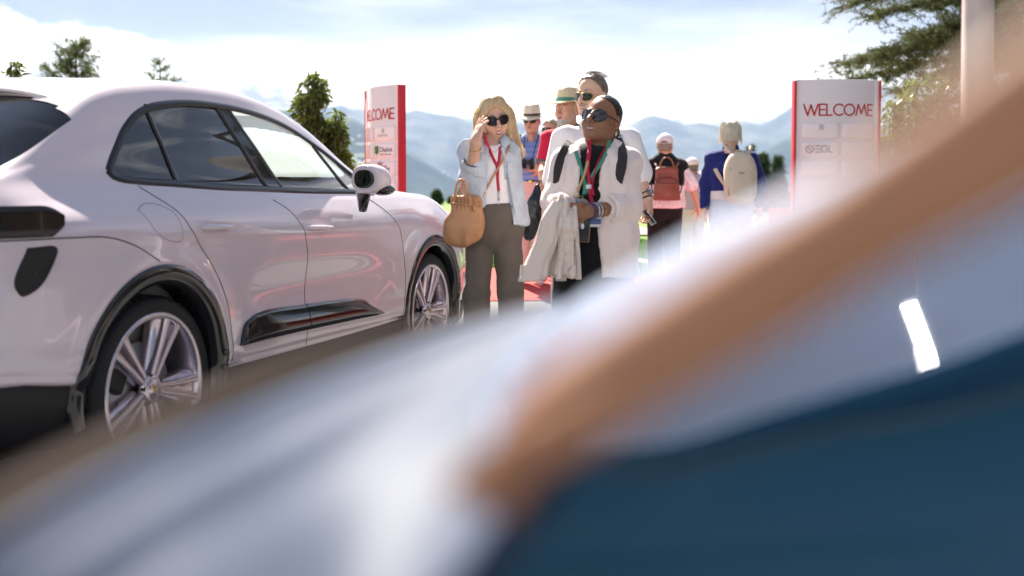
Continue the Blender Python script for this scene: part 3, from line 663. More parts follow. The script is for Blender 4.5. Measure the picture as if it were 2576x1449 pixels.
# ------------------------------------------------------------------ the pale car on the left
M_paint = mat('pale pink white paint', (.72, .61, .665), .26, metal=.06, spec=.5, coat=1.0, coat_rough=.015)
M_gloss = mat('gloss black trim', (.008, .008, .010), .12, coat=.6); M_blk = mat('black plastic', (.012, .012, .013), .55); M_rub = mat('tyre rubber', (.012, .012, .013), .7, bump=.3, bscale=300)
M_rim = mat('wheel alloy', (.66, .58, .64), .24, metal=.85, coat=.5); M_rimd = mat('wheel alloy shaded pocket paint', (.16, .13, .16), .4, metal=.6); M_disc = mat('brake steel', (.30, .30, .30), .4, metal=.9); M_gapm = mat('panel gap rubber', (.03, .025, .03), .9)
M_trim = mat('window trim', (.012, .013, .02), .3, coat=.25); M_seat = mat('grey leather', (.09, .085, .08), .5); M_dash = mat('dashboard', (.30, .29, .27), .5); M_tail = mat('smoked lamp glass', (.006, .004, .005), .25, coat=.25)
M_lampr = mat('lamp bars', (.10, .05, .04), .25, coat=.5)
def glass(name, tint, refl=1.0, gl=(1, 1, 1), ro=.012):
    m = bpy.data.materials.new(name); m.use_nodes = True; N = m.node_tree.nodes; L = m.node_tree.links; N.remove(N['Principled BSDF'])
    t = N.new('ShaderNodeBsdfTransparent'); t.inputs[0].default_value = (*tint, 1); g = N.new('ShaderNodeBsdfGlossy'); g.inputs['Roughness'].default_value = ro; g.inputs[0].default_value = (*gl, 1)
    f = N.new('ShaderNodeFresnel'); f.inputs[0].default_value = 1.5; mu = N.new('ShaderNodeMath'); mu.operation = 'MULTIPLY'; mu.use_clamp = True; mu.inputs[1].default_value = refl; L.new(f.outputs[0], mu.inputs[0])
    x = N.new('ShaderNodeMixShader'); L.new(mu.outputs[0], x.inputs[0]); L.new(t.outputs[0], x.inputs[1]); L.new(g.outputs[0], x.inputs[2]); L.new(x.outputs[0], N['Material Output'].inputs['Surface']); return m
M_gl_clear = glass('clear side glass', (.74, .80, .82), 1.8); M_gl_dark = glass('privacy glass', (.012, .014, .022), 1.9); M_gl_rear = glass('rear glass', (.025, .025, .03), 1.4)
M_mirror = mat('mirror glass', (.07, .075, .06), .02, metal=1.)

#        s     W    zb   zsh  ybelt zbelt ycant zcant zc
_ST = [(-.95, .40, .60, .90, .37, .94, .30, .96, .97), (-.93, .58, .56, .95, .52, 1.0, .42, 1.03, 1.05), (-.88, .745, .53, .99, .66, 1.09, .55, 1.13, 1.155), (-.80, .85, .515, 1.02, .735, 1.13, .62, 1.165, 1.19), (-.65, .922, .50, 1.045, .775, 1.18, .66, 1.235, 1.285),
       (-.45, .957, .47, 1.065, .792, 1.20, .665, 1.325, 1.395), (-.2, .970, .43, 1.075, .80, 1.213, .655, 1.465, 1.535), (0, .974, .40, 1.075, .808, 1.213, .645, 1.575, 1.640), (.35, .971, .38, 1.065, .815, 1.203, .646, 1.648, 1.695), (.8, .966, .37, 1.045, .82, 1.187, .648, 1.672, 1.715), (1.2, .964, .365, 1.03, .82, 1.177, .645, 1.657, 1.703),
       (1.6, .964, .36, 1.02, .82, 1.168, .632, 1.592, 1.648), (2.0, .965, .355, 1.01, .822, 1.162, .618, 1.462, 1.525), (2.3, .967, .355, 1.0, .825, 1.158, .612, 1.335, 1.40), (2.6, .970, .36, 1.0, .83, 1.152, .62, 1.205, 1.255), (2.85, .973, .37, .995, .835, 1.140, .64, 1.162, 1.175), (3.2, .970, .38, .965, .83, 1.112, .62, 1.125, 1.130),
       (3.5, .955, .39, .90, .80, 1.025, .60, 1.055, 1.07), (3.72, .90, .40, .82, .74, .90, .55, .935, .955), (3.88, .80, .42, .74, .66, .79, .48, .82, .83), (3.98, .64, .46, .66, .52, .70, .38, .72, .725), (4.02, .40, .5, .62, .33, .64, .25, .66, .66)]
_ST = np.array(_ST)
def _sec(p):
    W_, zb, zsh, yb, zbl, yc, zc_, z0 = p; k = lambda a: zb + (zsh - zb) * a
    return np.array([(0, zb + .03), (W_ * .80, zb + .012), (W_ - .045, zb), (W_ - .012, zb + .045), (W_ - .006, k(.28)), (W_, k(.52)), (W_ - .004, k(.78)), (W_ - .026, k(1.0)), (yb + .045, zbl - .045), (yb, zbl), ((yb + yc) / 2 + .009, (zbl + zc_) / 2 + .01), (yc, zc_), (yc * .84, zc_ + (z0 - zc_) * .52), (yc * .5, zc_ + (z0 - zc_) * .86), (0, z0)])
_UT = np.array([0, 1, 1.3, 1.7, 2.4, 3.2, 4.0, 4.6, 5.1, 5.5, 6.5, 7.5, 8.0, 8.7, 9.6])
def _params(s): return np.stack([hermite(_ST[:, 0], _ST[:, i], s) for i in range(1, 9)], 1)
def _cur(s, nu=260):
    """section curves (ns,nu,2) of the right half, floor centre -> roof centre"""
    u = np.linspace(0, 9.6, nu); out = np.empty((len(s), nu, 2))
    for i, p in enumerate(_params(np.asarray(s, float))):
        out[i] = hermite(_UT, _sec(p), u)
    y, z = out[..., 0], out[..., 1]; S = np.asarray(s)[:, None]; side = np.exp(-((z - .75) / .45)**4) * (y > .5)
    dent = -.024 * np.exp(-((z - .70) / .13)**2) * np.exp(-((S - 1.4) / .72)**4)
    rr = np.hypot(S, z - .40); rf = np.hypot(S - 2.893, z - .40)
    flare = .020 * np.exp(-((rr - .50) / .085)**2) + .020 * np.exp(-((rf - .50) / .085)**2)
    crease = .008 * np.exp(-((z - .97 - .02 * (1.4 - S)) / .035)**2) * np.exp(-((S - 1.2) / 1.5)**4)
    out[..., 0] = y + (dent + flare * (z > .4) + crease) * side
    return out
def Ysurf(s, z):
    s = np.atleast_1d(np.asarray(s, float)); z = np.atleast_1d(np.asarray(z, float)); c = _cur(s); r = np.empty(len(s))
    for i in range(len(s)):
        j0, j1 = 36, 232; zz = c[i, j0:j1, 1]; r[i] = np.interp(z[i], np.maximum.accumulate(zz), c[i, j0:j1, 0])
    return r
car = empty('parked_car', (-1.44035 - .95 * .9497, 4.34566 + .95 * .3133, 0), math.atan2(.9497, .3133), 'pale pinkish white coupe-shaped SUV parked at the left, seen from its rear right', 'car')
DLO = np.array([(-.060, 1.262), (-.045, 1.238), (.0, 1.224), (.073, 1.217), (.302, 1.207), (.66, 1.19), (1.027, 1.182), (1.3, 1.174), (1.56, 1.168), (1.9, 1.164), (2.20, 1.162), (2.29, 1.165), (2.285, 1.19), (2.166, 1.276), (2.016, 1.352), (1.729, 1.455), (1.47, 1.527), (1.231, 1.565), (1.03, 1.583), (.8, 1.59), (.6, 1.586), (.42, 1.567), (.30, 1.543), (.20, 1.503), (.12, 1.448), (.035, 1.37), (-.03, 1.30)])
def dlo_curve(): return catmull(np.vstack([DLO, DLO[:1]]), 150)[:-1]
def build_body():
    s = np.unique(np.concatenate([np.linspace(-.95, -.6, 44), np.linspace(-.6, 3.6, 236), np.linspace(3.6, 4.02, 44)])); c = _cur(s, 200); ns = len(s)
    yz = np.concatenate([c * [-1, 1], (c * [1, 1])[:, ::-1][:, 1:]], 1); n = yz.shape[1]     # right half (y<0) then left half
    P = np.concatenate([np.repeat(s[:, None, None], n, 1), yz], 2); V = P.reshape(-1, 3)
    idx = np.arange(ns * n).reshape(ns, n); Q = np.stack([idx[:-1, :-1], idx[:-1, 1:], idx[1:, 1:], idx[1:, :-1]], -1).reshape(-1, 4)
    Q = Q[:, ::-1]
    N_ = vnormals(V, Q); C = V[Q].mean(1); S, Y, Z = C.T
    if (N_[idx[ns // 2, n // 4]] @ np.array([0, -1, 0])) < 0: Q = Q[:, ::-1]; N_ = -N_
    U = np.tile(np.concatenate([np.linspace(0, 9.6, 200), np.linspace(9.6, 0, 200)[1:]]), ns)[Q].mean(1)
    dlo = in_poly(S, Z, dlo_curve()) & (U > 4.6) & (U < 8.2)
    arch = (((np.hypot(S, (Z - .40) * .94) < .425) | (np.hypot(S - 2.893, (Z - .40) * .94) < .425)) & (U > 1.0) & (U < 5)) | ((U <= 2.0) & ((np.abs(S) < .425) | (np.abs(S - 2.893) < .425)))
    wind = (U > 7.85) & (S > 1.90 + .12 * (Y / .5)**2) & (S < 2.80 - .10 * (Y / .5)**2)
    rear = (U > 7.25) & (S < -.10 - .03 * (Y / .5)**2) & (S > -.68 + .05 * (Y / .6)**2)
    roof = (U > 8.25) & (S > .15) & (S < 1.75)
    cB = np.array([(.989, 1.21), (1.056, 1.133), (1.129, 1.09), (1.187, 1.01), (1.232, .9), (1.245, .76), (1.225, .6), (1.232, .34)]); cA = np.array([(2.02, 1.21), (2.156, 1.125), (2.304, 1.031), (2.381, .934), (2.413, .673), (2.402, .489), (2.365, .34)]); cC = np.array([(.03, 1.23), (.076, 1.20), (.116, 1.166), (.188, 1.09), (.244, .997), (.291, .941), (.36, .86), (.46, .70), (.51, .50), (.52, .34)])
    sx = lambda cu, z: np.interp(-z, -cu[:, 1], cu[:, 0]); side = (U > 1.6) & (U < 5.55) & (Z < 1.2)
    fd = side & (S > sx(cB, Z)) & (S < sx(cA, Z)); rd = side & (S > sx(cC, Z)) & (S <= sx(cB, Z)) & ~fd
    hood = (U > 5.4) & (S >= 2.80) & (S < 3.86) & ~wind
    def part(name, m, mask, parent=car, push=0.0):
        q = Q[mask]; if_ = np.unique(q); mp = np.full(len(V), -1); mp[if_] = np.arange(len(if_)); o = mesh_np(name, V[if_] - N_[if_] * push, mp[q], m, parent); o.data.normals_split_custom_set_from_vertices(N_[if_].tolist()); return o
    cut = dlo | arch
    part('body', M_paint, ~(cut | wind | rear | roof | fd | rd | hood))
    for sg in (-1, 1):
        sd = np.sign(Y) == sg; part('door', M_paint, fd & sd & ~cut); part('door', M_paint, rd & sd & ~cut)
        # glazing
        qd = lambda z: np.interp(z, [1.2, 1.58], [.372, .285]); bf = lambda z: np.interp(z, [1.18, 1.59], [1.262, .91]); br = lambda z: np.interp(z, [1.18, 1.59], [1.115, .82]); fq = lambda z: np.interp(z, [1.16, 1.42], [2.012, 1.76])
        D = dlo & sd
        part('quarter_window', M_gl_dark, D & (S < qd(Z)), push=.006); part('door_window', M_gl_dark, D & (S >= qd(Z)) & (S < br(Z)), push=.006); part('window_pillar', M_gloss, D & (S >= br(Z)) & (S < bf(Z)), push=.001)
        part('door_window', M_gl_clear, D & (S >= bf(Z)) & (S < fq(Z)), push=.006); part('quarter_window', M_gl_clear, D & (S >= fq(Z)), push=.006)
    part('windscreen', M_gl_clear, wind, push=.003); part('rear_window', M_gl_rear, rear, push=.004); part('roof_panel', M_gl_rear, roof, push=.001); part('bonnet', M_paint, hood)
    return cA, cB, cC
cA, cB, cC = build_body()
def ribbon(name, sz, r, m, off, sides=(-1,), closed=False, n=70, flat=1., parent=None):
    sz = catmull(np.vstack([sz, sz[:1]]) if closed else sz, n); y = Ysurf(sz[:, 0], sz[:, 1]) + off
    for sg in sides: MB().tube(np.stack([sz[:, 0], sg * y, sz[:, 1]], 1), r, 6, cap=not closed, flat=flat, up=(0, 1, 0)).build(name, m, parent or car)
def car_details():
    for cu in (cA[1:], cB[1:], cC[1:]): ribbon('panel_gap', cu, .0030, M_gapm, -.0012, (-1, 1))
    ribbon('window_surround', dlo_curve(), .025, M_trim, -.004, (-1, 1), True, 160, .45)
    for a, b in (((.372, 1.203), (.285, 1.555)), ((2.012, 1.166), (1.765, 1.435))): ribbon('window_divider', np.array([a, ((a[0] + b[0]) / 2, (a[1] + b[1]) / 2), b]), .011, M_trim, -.002, (-1, 1), False, 12, .5)
    for a, b in (((1.115, 1.18), (.82, 1.585)), ((1.262, 1.175), (.91, 1.588))): ribbon('pillar_edge', np.array([a, ((a[0] + b[0]) / 2, (a[1] + b[1]) / 2), b]), .013, M_trim, -.002, (-1, 1), False, 14, .4)
    fl = np.array([(-.062, 1.105), (-.02, 1.122), (.10, 1.122), (.145, 1.10), (.165, 1.02), (.155, .985), (.06, .98), (.01, 1.0)]); ribbon('filler_flap', fl, .0018, M_gapm, -.0012, (-1,), True, 60)
    ribbon('panel_gap', np.array([(-.90, 1.012), (-.7, 1.013), (-.46, 1.014), (-.28, 1.006), (-.15, .97), (-.02, .90)]), .003, M_gapm, -.0012, (-1, 1))
    # arch lips
    for s0 in (0, 2.893):
        th = np.radians(np.linspace(-14, 192, 64)); P = []
        for r in (.395, .402, .425, .455, .478, .482):
            s = s0 + r * np.cos(th); z = .40 + r * np.sin(th) * 1.015; P.append((s, z, r))
        for sg in (-1, 1):
            G = []
            for k, (s, z, r) in enumerate(P):
                ss = np.clip(s, -.94, 4.0); zz = np.clip(z, .42, 1.1); y = Ysurf(ss, zz) + (-.10, .004, .014, .012, .006, -.012)[k]; G.append(np.stack([s, sg * y, z], 1))
            G = np.array(G); G = G if sg < 0 else G[:, ::-1]; MB().grid(G).build('arch_lip', M_gloss, car)
            a = np.radians(np.linspace(-20, 200, 40)); rr = .43
            T = np.array([[(s0 + rr * math.cos(q), sg * yy, .40 + rr * math.sin(q)) for q in a] for yy in (.93, .75, .55)]); mb = MB().grid(T)
            mb.add([(s0 + rr * math.cos(q), sg * .55, .40 + rr * math.sin(q)) for q in a], None, [[0, i, i + 1] for i in range(1, 39)]); mb.build('arch_liner', M_blk, car)
    # lower black side cladding, one piece on each door
    top = np.array([(.585, .478), (.62, .545), (.70, .592), (.80, .607), (.95, .608), (1.14, .600), (1.53, .587), (1.81, .567), (1.90, .55), (1.96, .522), (2.156, .452)]); bot = np.array([(.585, .474), (.80, .476), (1.185, .470), (1.5, .464), (1.81, .458), (2.0, .452), (2.156, .448)])
    for sg in (-1, 1):
        for a, b in ((.585, 1.224), (1.232, 2.156)):
            s = np.linspace(a, b, 40); zt = hermite(top[:, 0], top[:, 1], s); zl = np.interp(s, bot[:, 0], bot[:, 1]); G = []
            for k, o in ((0, -.006), (.0, .018), (.25, .026), (.55, .022), (.85, .014), (1, .006), (1.0, -.01)):
                z = zl + (zt - zl) * k; G.append(np.stack([s, sg * (Ysurf(s, z) + o * np.minimum(1, (zt - zl) / .05 + .1)), z], 1))
            G = np.array(G); MB().grid(G if sg > 0 else G[:, ::-1]).build('side_cladding', M_gloss, car)
        s = np.linspace(.47, 2.42, 40); G = np.array([np.stack([s, sg * (Ysurf(s, np.full(40, .40)) + o), np.full(40, z)], 1) for z, o in ((.385, -.004), (.365, .004), (.34, -.01), (.25, -.08), (.22, -.3))]); MB().grid(G if sg < 0 else G[:, ::-1]).build('sill_strip', M_blk, car)
        for (sa, sb) in ((-.93, -.40), (3.36, 3.98)):
            s = np.linspace(sa, sb, 26); zt = np.interp(s, _ST[:, 0], _ST[:, 2]); y0 = np.interp(s, _ST[:, 0], _ST[:, 1]); G = np.array([np.stack([s, sg * (y0 + o), zt + dz], 1) for dz, o in ((.03, -.035), (.0, -.018), (-.06, -.022), (-.16, -.05), (-.24, -.12), (-.26, -.4))]); MB().grid(G if sg < 0 else G[:, ::-1]).build('bumper_skirt', M_blk, car)
        # door handles
        for (s, z) in ((.42, 1.022), (1.357, .984)):
            y = float(Ysurf([s], [z])[0]); h = MB(); h.tube(np.array([(s - .125, sg * (y - .01), z + .004), (s - .10, sg * (y + .016), z + .003), (s, sg * (y + .026), z), (s + .09, sg * (y + .022), z - .003), (s + .12, sg * (y - .01), z - .004)]), [.014, .020, .022, .020, .014], 10, flat=.7); h.build('door_handle', M_paint, car)
            h = MB(); h.ellipsoid((s + .01, sg * (y - .004), z - .03), (.085, .008, .034)); h.build('handle_cup', M_paint, car)
        # side vents in the rear bumper
        v = np.array([(-.650, .984), (-.54, .977), (-.575, .905), (-.64, .835), (-.678, .822), (-.698, .845)]); c = v.mean(0); G = []
        lp = catmull(np.vstack([v, v[:1]]), 40)
        for k, o in ((1.05, -.002), (1.0, .006), (.86, .004), (.8, .003), (.02, .003)): q = c + (lp - c) * k; G.append(np.stack([q[:, 0], sg * (Ysurf(q[:, 0], q[:, 1]) + o), q[:, 1]], 1))
        G = np.array(G); MB().grid(G if sg < 0 else G[:, ::-1]).build('bumper_vent', M_blk, car)
        # sensor dot
        MB().ellipsoid((-.46, sg * (Ysurf([-.46], [.60])[0]), .60), (.012, .004, .012)).build('parking_sensor', M_paint, car)
    # rear light band, wrapping round both corners
    s1 = np.concatenate([np.linspace(-.51, -.66, 12), np.linspace(-.67, -.945, 40)]); zt = np.where(s1 > -.60, 1.133 - .03 * ((s1 + .60) / .09)**2, 1.133); zb_ = np.where(s1 > -.55, 1.027 + .03 * ((s1 + .55) / .04)**2, 1.022 + 0 * s1)
    rows = []
    for k in np.linspace(0, 1, 9):
        z = zb_ + (zt - zb_) * k; ztop = np.interp(s1, _ST[:, 0], _ST[:, 4]); y = Ysurf(s1, np.minimum(z, ztop)) + .006 - .012 * (k in (0., 1.)); right = np.stack([s1 - .004, -y, z], 1); rows.append(np.vstack([right, (right * [1, -1, 1])[::-1]]))
    MB().grid(np.array(rows)).build('light_band', M_tail, car)
    for k in (.28, .68):
        z = zb_ + (zt - zb_) * k; y = Ysurf(s1[3:], z[3:]) + .008; L_ = np.stack([s1[3:] - .004, -y, z[3:]], 1); MB().tube(np.vstack([L_, (L_ * [1, -1, 1])[::-1]]), .008, 5, flat=.5).build('light_bar', M_lampr, car)
    # spoiler lip
    yy = np.linspace(-.60, .60, 40); G = []
    for ds, dz, k in ((.10, .004, 1), (0, .018, 1), (-.07, .010, .99), (-.085, .002, .985), (-.07, -.006, .97), (.03, -.012, .96)):
        base_s = -.06 + .04 * (yy / .6)**2; zz = 1.615 - .055 * (yy / .6)**2 - .02 * np.abs(yy / .6)**6; G.append(np.stack([base_s + ds, yy * k, zz + dz + (ds + .0) * .10], 1))
    MB().grid(np.array(G)[::-1]).build('spoiler', M_paint, car)
    # mirrors
    for sg in (-1, 1):
        S_ = Solid((1.68, .90, 1.12), (1.96, 1.20, 1.36), .006); S_.ell((1.80, 1.040, 1.240), (.105, .094, .084), .0, pw=2.5); S_.ell((1.83, 1.10, 1.228), (.065, .042, .055), .04); S_.half((1.735, 1.05, 1.24), (-1, .10, 0)); S_.ell((1.725, 1.028, 1.240), (.02, .074, .067), .008, 's', pw=2.6)
        V, Q = S_.mesh(); V = relax(V, Q, 2); V[:, 1] *= sg; h = mesh_np('mirror', V, Q if sg > 0 else Q[:, ::-1], M_paint, car)
        MB().ellipsoid((1.742, sg * 1.028, 1.240), (.003, .071, .064), 12, 24).build('mirror_glass', M_mirror, h)
        lo = MB().ellipsoid((1.845, sg * 1.095, 1.182), (.085, .07, .034), 10, 18); lo.build('mirror_base', M_gloss, h)
        st = MB(); st.tube(np.array([(1.83, sg * .985, 1.17), (1.85, sg * .975, 1.12), (1.88, sg * .955, 1.06)]), [.045, .034, .022], 8, flat=.55); st.build('mirror_stalk', M_gloss, h)
    # exhaust-free lower valance, number plate and rear panel closing
    MB().box((-.90, 0, .42), (.10, 1.1, .22), bev=.03).build('rear_valance', M_blk, car); MB().box((1.45, 0, .27), (4.3, 1.5, .10), bev=.02).build('underbody', M_blk, car)
    # cabin
    for sg in (-1, 1):
        for (s, w) in ((1.15, .26), (.22, .27)):
            b = Solid((s - .45, -.36, .5), (s + .62, .36, 1.5), .025); b.ell((s + .25, 0, .72), (.30, w, .10), .04, pw=3); b.cap((s, 0, .78), (s - .20, 0, 1.18), .13, .11, .05, sq=(1, .5, 1)); b.ell((s - .25, 0, 1.36), (.06, .13, .09), .05, pw=3); V, Q = b.mesh(); V[:, 1] += sg * .37; mesh_np('seat', relax(V, Q, 2), Q, M_seat, car)
    d = Solid((1.85, -.75, .6), (2.75, .75, 1.25), .03); d.ell((2.4, 0, .98), (.38, .72, .17), .05, pw=3.5); V, Q = d.mesh(); mesh_np('dashboard', relax(V, Q, 2), Q, M_dash, car)
    a = np.linspace(0, 2 * np.pi, 25); MB().tube(np.stack([1.93 + .07 * np.sin(a), .37 + .185 * np.cos(a), 1.07 + .17 * np.sin(a)], 1), .015, 8, cap=False).build('steering_wheel', M_blk, car)
    MB().box((1.3, 0, .44), (2.9, 1.62, .04)).build('cabin_floor', M_blk, car)
    for sg in (-1, 1): MB().box((1.15, sg * .80, .80), (2.6, .05, .62), bev=.02).build('door_lining', M_dash, car)
car_details()
def wheel(s, sg):
    pr = np.array([(.232, -.02), (.29, -.012), (.305, -.004), (.312, .0), (.345, .006), (.365, -.002), (.377, -.03), (.379, -.08), (.379, -.18), (.37, -.235), (.345, -.25), (.30, -.24), (.232, -.22)]); a = np.linspace(0, 2 * np.pi, 65)[:-1]
    lathe = lambda p: np.array([[(r * math.cos(q), y, r * math.sin(q)) for q in a] for r, y in p])
    w = MB().grid(lathe([(.272, -.14), (.05, -.17), (.002, -.17)])[::-1], closed_v=True).build('wheel', M_blk, car); w.location = (s, sg * .952, .379); w.rotation_euler = (0, 0, 0 if sg > 0 else math.pi)
    MB().grid(lathe(pr[2:-1])[::-1], closed_v=True).build('tyre', M_rub, w)
    g = MB()
    for q in np.linspace(0, 2 * np.pi, 61)[:-1]: g.box((.379 * math.cos(q), -.12, .379 * math.sin(q)), (.006, .20, .010), rot=rotm(0, -q, 0))
    g.build('tread', M_rub, w)['kind'] = 'stuff'
    MB().grid(lathe([(.315, -.006), (.311, .004), (.300, .006), (.290, -.002), (.285, -.03), (.272, -.10), (.272, -.22)])[::-1], closed_v=True).build('rim', M_rim, w)
    MB().grid(lathe([(.002, -.085), (.19, -.085), (.192, -.11), (.002, -.11)])[::-1], closed_v=True).build('brake_disc', M_disc, w)
    cal = MB(); cal.box((.155, -.08, .09), (.11, .06, .16), rot=rotm(0, -.5, 0), bev=.015); cal.build('brake_caliper', M_blk, w)
    for k in range(5):
        q = R(44 + 72 * k); sp = MB(); sp2 = MB(); u = np.array([math.cos(q), 0, math.sin(q)]); t = np.array([-math.sin(q), 0, math.cos(q)]); n = np.array([0, 1, 0])
        for e in (-1, 1):
            rs = np.array([.035, .08, .15, .22, .275, .296]); hs = np.array([.010, .014, .020, .028, .036, .042]); wd = np.array([.011, .010, .010, .012, .014, .016]); dp = np.array([-.022, -.020, -.014, -.008, -.004, -.002]); G = []
            for r, h, b, d in zip(rs, hs, wd, dp):
                c = u * r + t * e * h; G.append([c - t * b + n * (d - .002), c - t * b * .8 + n * d, c + t * b * .8 + n * d, c + t * b + n * (d - .002), c + t * b * 1.2 + n * (d - .04), c - t * b * 1.2 + n * (d - .04)])
            sp.grid(np.array(G), closed_v=True)
        G = []
        for r, h, d in ((.05, .03, -.05), (.12, .045, -.052), (.2, .062, -.05), (.26, .085, -.045), (.285, .11, -.04)):
            c = u * r; G.append([c - t * h + n * (d - .03), c - t * h * .6 + n * (d + .012), c + t * h * .6 + n * (d + .012), c + t * h + n * (d - .03), c + t * h * .8 + n * (d - .05), c - t * h * .8 + n * (d - .05)])
        sp2.grid(np.array(G), closed_v=True)
        sp.build('spoke', M_rim, w, False); sp2.build('spoke_web', M_rim, w, True)
    MB().grid(lathe([(.062, -.04), (.060, -.018), (.045, -.012), (.034, -.012), (.032, -.008), (.002, -.006)])[::-1], closed_v=True).build('hub_cap', M_rim, w)
    cr = MB(); cr.ellipsoid((0, -.005, 0), (.013, .004, .017)); cr.build('hub_badge', mat('badge gold', (.55, .38, .16), .3, metal=.8), w)
    for k in range(5): q = R(80 + 72 * k); MB().tube([(.055 * math.cos(q), -.03, .055 * math.sin(q)), (.055 * math.cos(q), -.015, .055 * math.sin(q))], .009, 8).build('wheel_bolt', M_blk, w)
for s in (0, 2.893):
    for sg in (-1, 1): wheel(s, sg)
# ------------------------------------------------------------------ people: tools
def skin(name, c, r=.5): return mat(name, c, r, spec=.4, sss=.12, var=.07, vscale=25)
SK_fair = skin('fair skin', (.68, .42, .31)); SK_tan = skin('sun reddened skin', (.64, .34, .235)); SK_dark = skin('brown skin', (.29, .135, .080), .40); SK_pale = skin('older fair skin', (.58, .37, .28))
M_lip = mat('lips', (.42, .13, .12), .4); M_lipd = mat('lips brown', (.22, .085, .07), .4); M_tooth = mat('teeth', (.66, .61, .55), .3); M_lens = mat('dark lens', (.012, .011, .016), .06, spec=.6, coat=.0); M_frame = mat('dark frame', (.012, .008, .012), .2, coat=.5); M_gold = mat('gold wire', (.75, .52, .22), .25, metal=1.); M_eye = mat('eye white', (.75, .72, .70), .2); M_iris = mat('iris', (.04, .03, .02), .1); M_mouth = mat('mouth inside', (.10, .02, .02), .6)
def cloth(name, c, rough=.85, bump=.25, bs=500, **k): return mat(name, c, rough, spec=.2, bump=bump, bscale=bs, bdist=.0015, sheen=.15, **k)
def hair_mat(name, c, c2, freq=1.):
    m = bpy.data.materials.new(name); m.use_nodes = True; N = m.node_tree.nodes; L = m.node_tree.links; b = N['Principled BSDF']; tc = N.new('ShaderNodeTexCoord'); mp = N.new('ShaderNodeMapping'); mp.inputs['Scale'].default_value = (70 * freq, 70 * freq, 5); L.new(tc.outputs['Object'], mp.inputs[0])
    n = N.new('ShaderNodeTexNoise'); n.inputs['Scale'].default_value = 1.6; n.inputs['Detail'].default_value = 4; L.new(mp.outputs[0], n.inputs[0]); mr = N.new('ShaderNodeMapRange'); mr.inputs[1].default_value = .35; mr.inputs[2].default_value = .65; L.new(n.outputs['Fac'], mr.inputs[0])
    mx = N.new('ShaderNodeMix'); mx.data_type = 'RGBA'; mx.inputs['A'].default_value = (*c, 1); mx.inputs['B'].default_value = (*c2, 1); L.new(mr.outputs[0], mx.inputs['Factor']); L.new(mx.outputs['Result'], b.inputs['Base Color']); b.inputs['Roughness'].default_value = .42; b.inputs['Specular IOR Level'].default_value = .5
    bp = N.new('ShaderNodeBump'); bp.inputs['Strength'].default_value = .6; bp.inputs['Distance'].default_value = .004; L.new(n.outputs['Fac'], bp.inputs['Height']); L.new(bp.outputs[0], b.inputs['Normal'])
    t = N.new('ShaderNodeBsdfTranslucent'); L.new(mx.outputs['Result'], t.inputs[0]); x = N.new('ShaderNodeMixShader'); x.inputs[0].default_value = .18; L.new(b.outputs[0], x.inputs[1]); L.new(t.outputs[0], x.inputs[2]); L.new(x.outputs[0], N['Material Output'].inputs['Surface']); return m
def folds_fn(a=.006, f=11, b=.003, st=(1, 1, .55), seed=0., vert=0.):
    st = np.array(st)
    def fn(V):
        q = V * st + seed; w = np.stack([vnoise(V + 5, 4), vnoise(V + 9, 4), vnoise(V + 13, 4)], 1) * .05
        r = a * (1 - 2 * np.abs(vnoise(q + w, f))) * .8 + b * vnoise(q + w * 2, f * 2.7)
        if vert: r = r + vert * (1 - 2 * np.abs(vnoise((V + w) * [1, 1, .12] + seed, 26)))
        return r
    return fn
A3 = lambda *a: np.array(a, float)
from mathutils.bvhtree import BVHTree
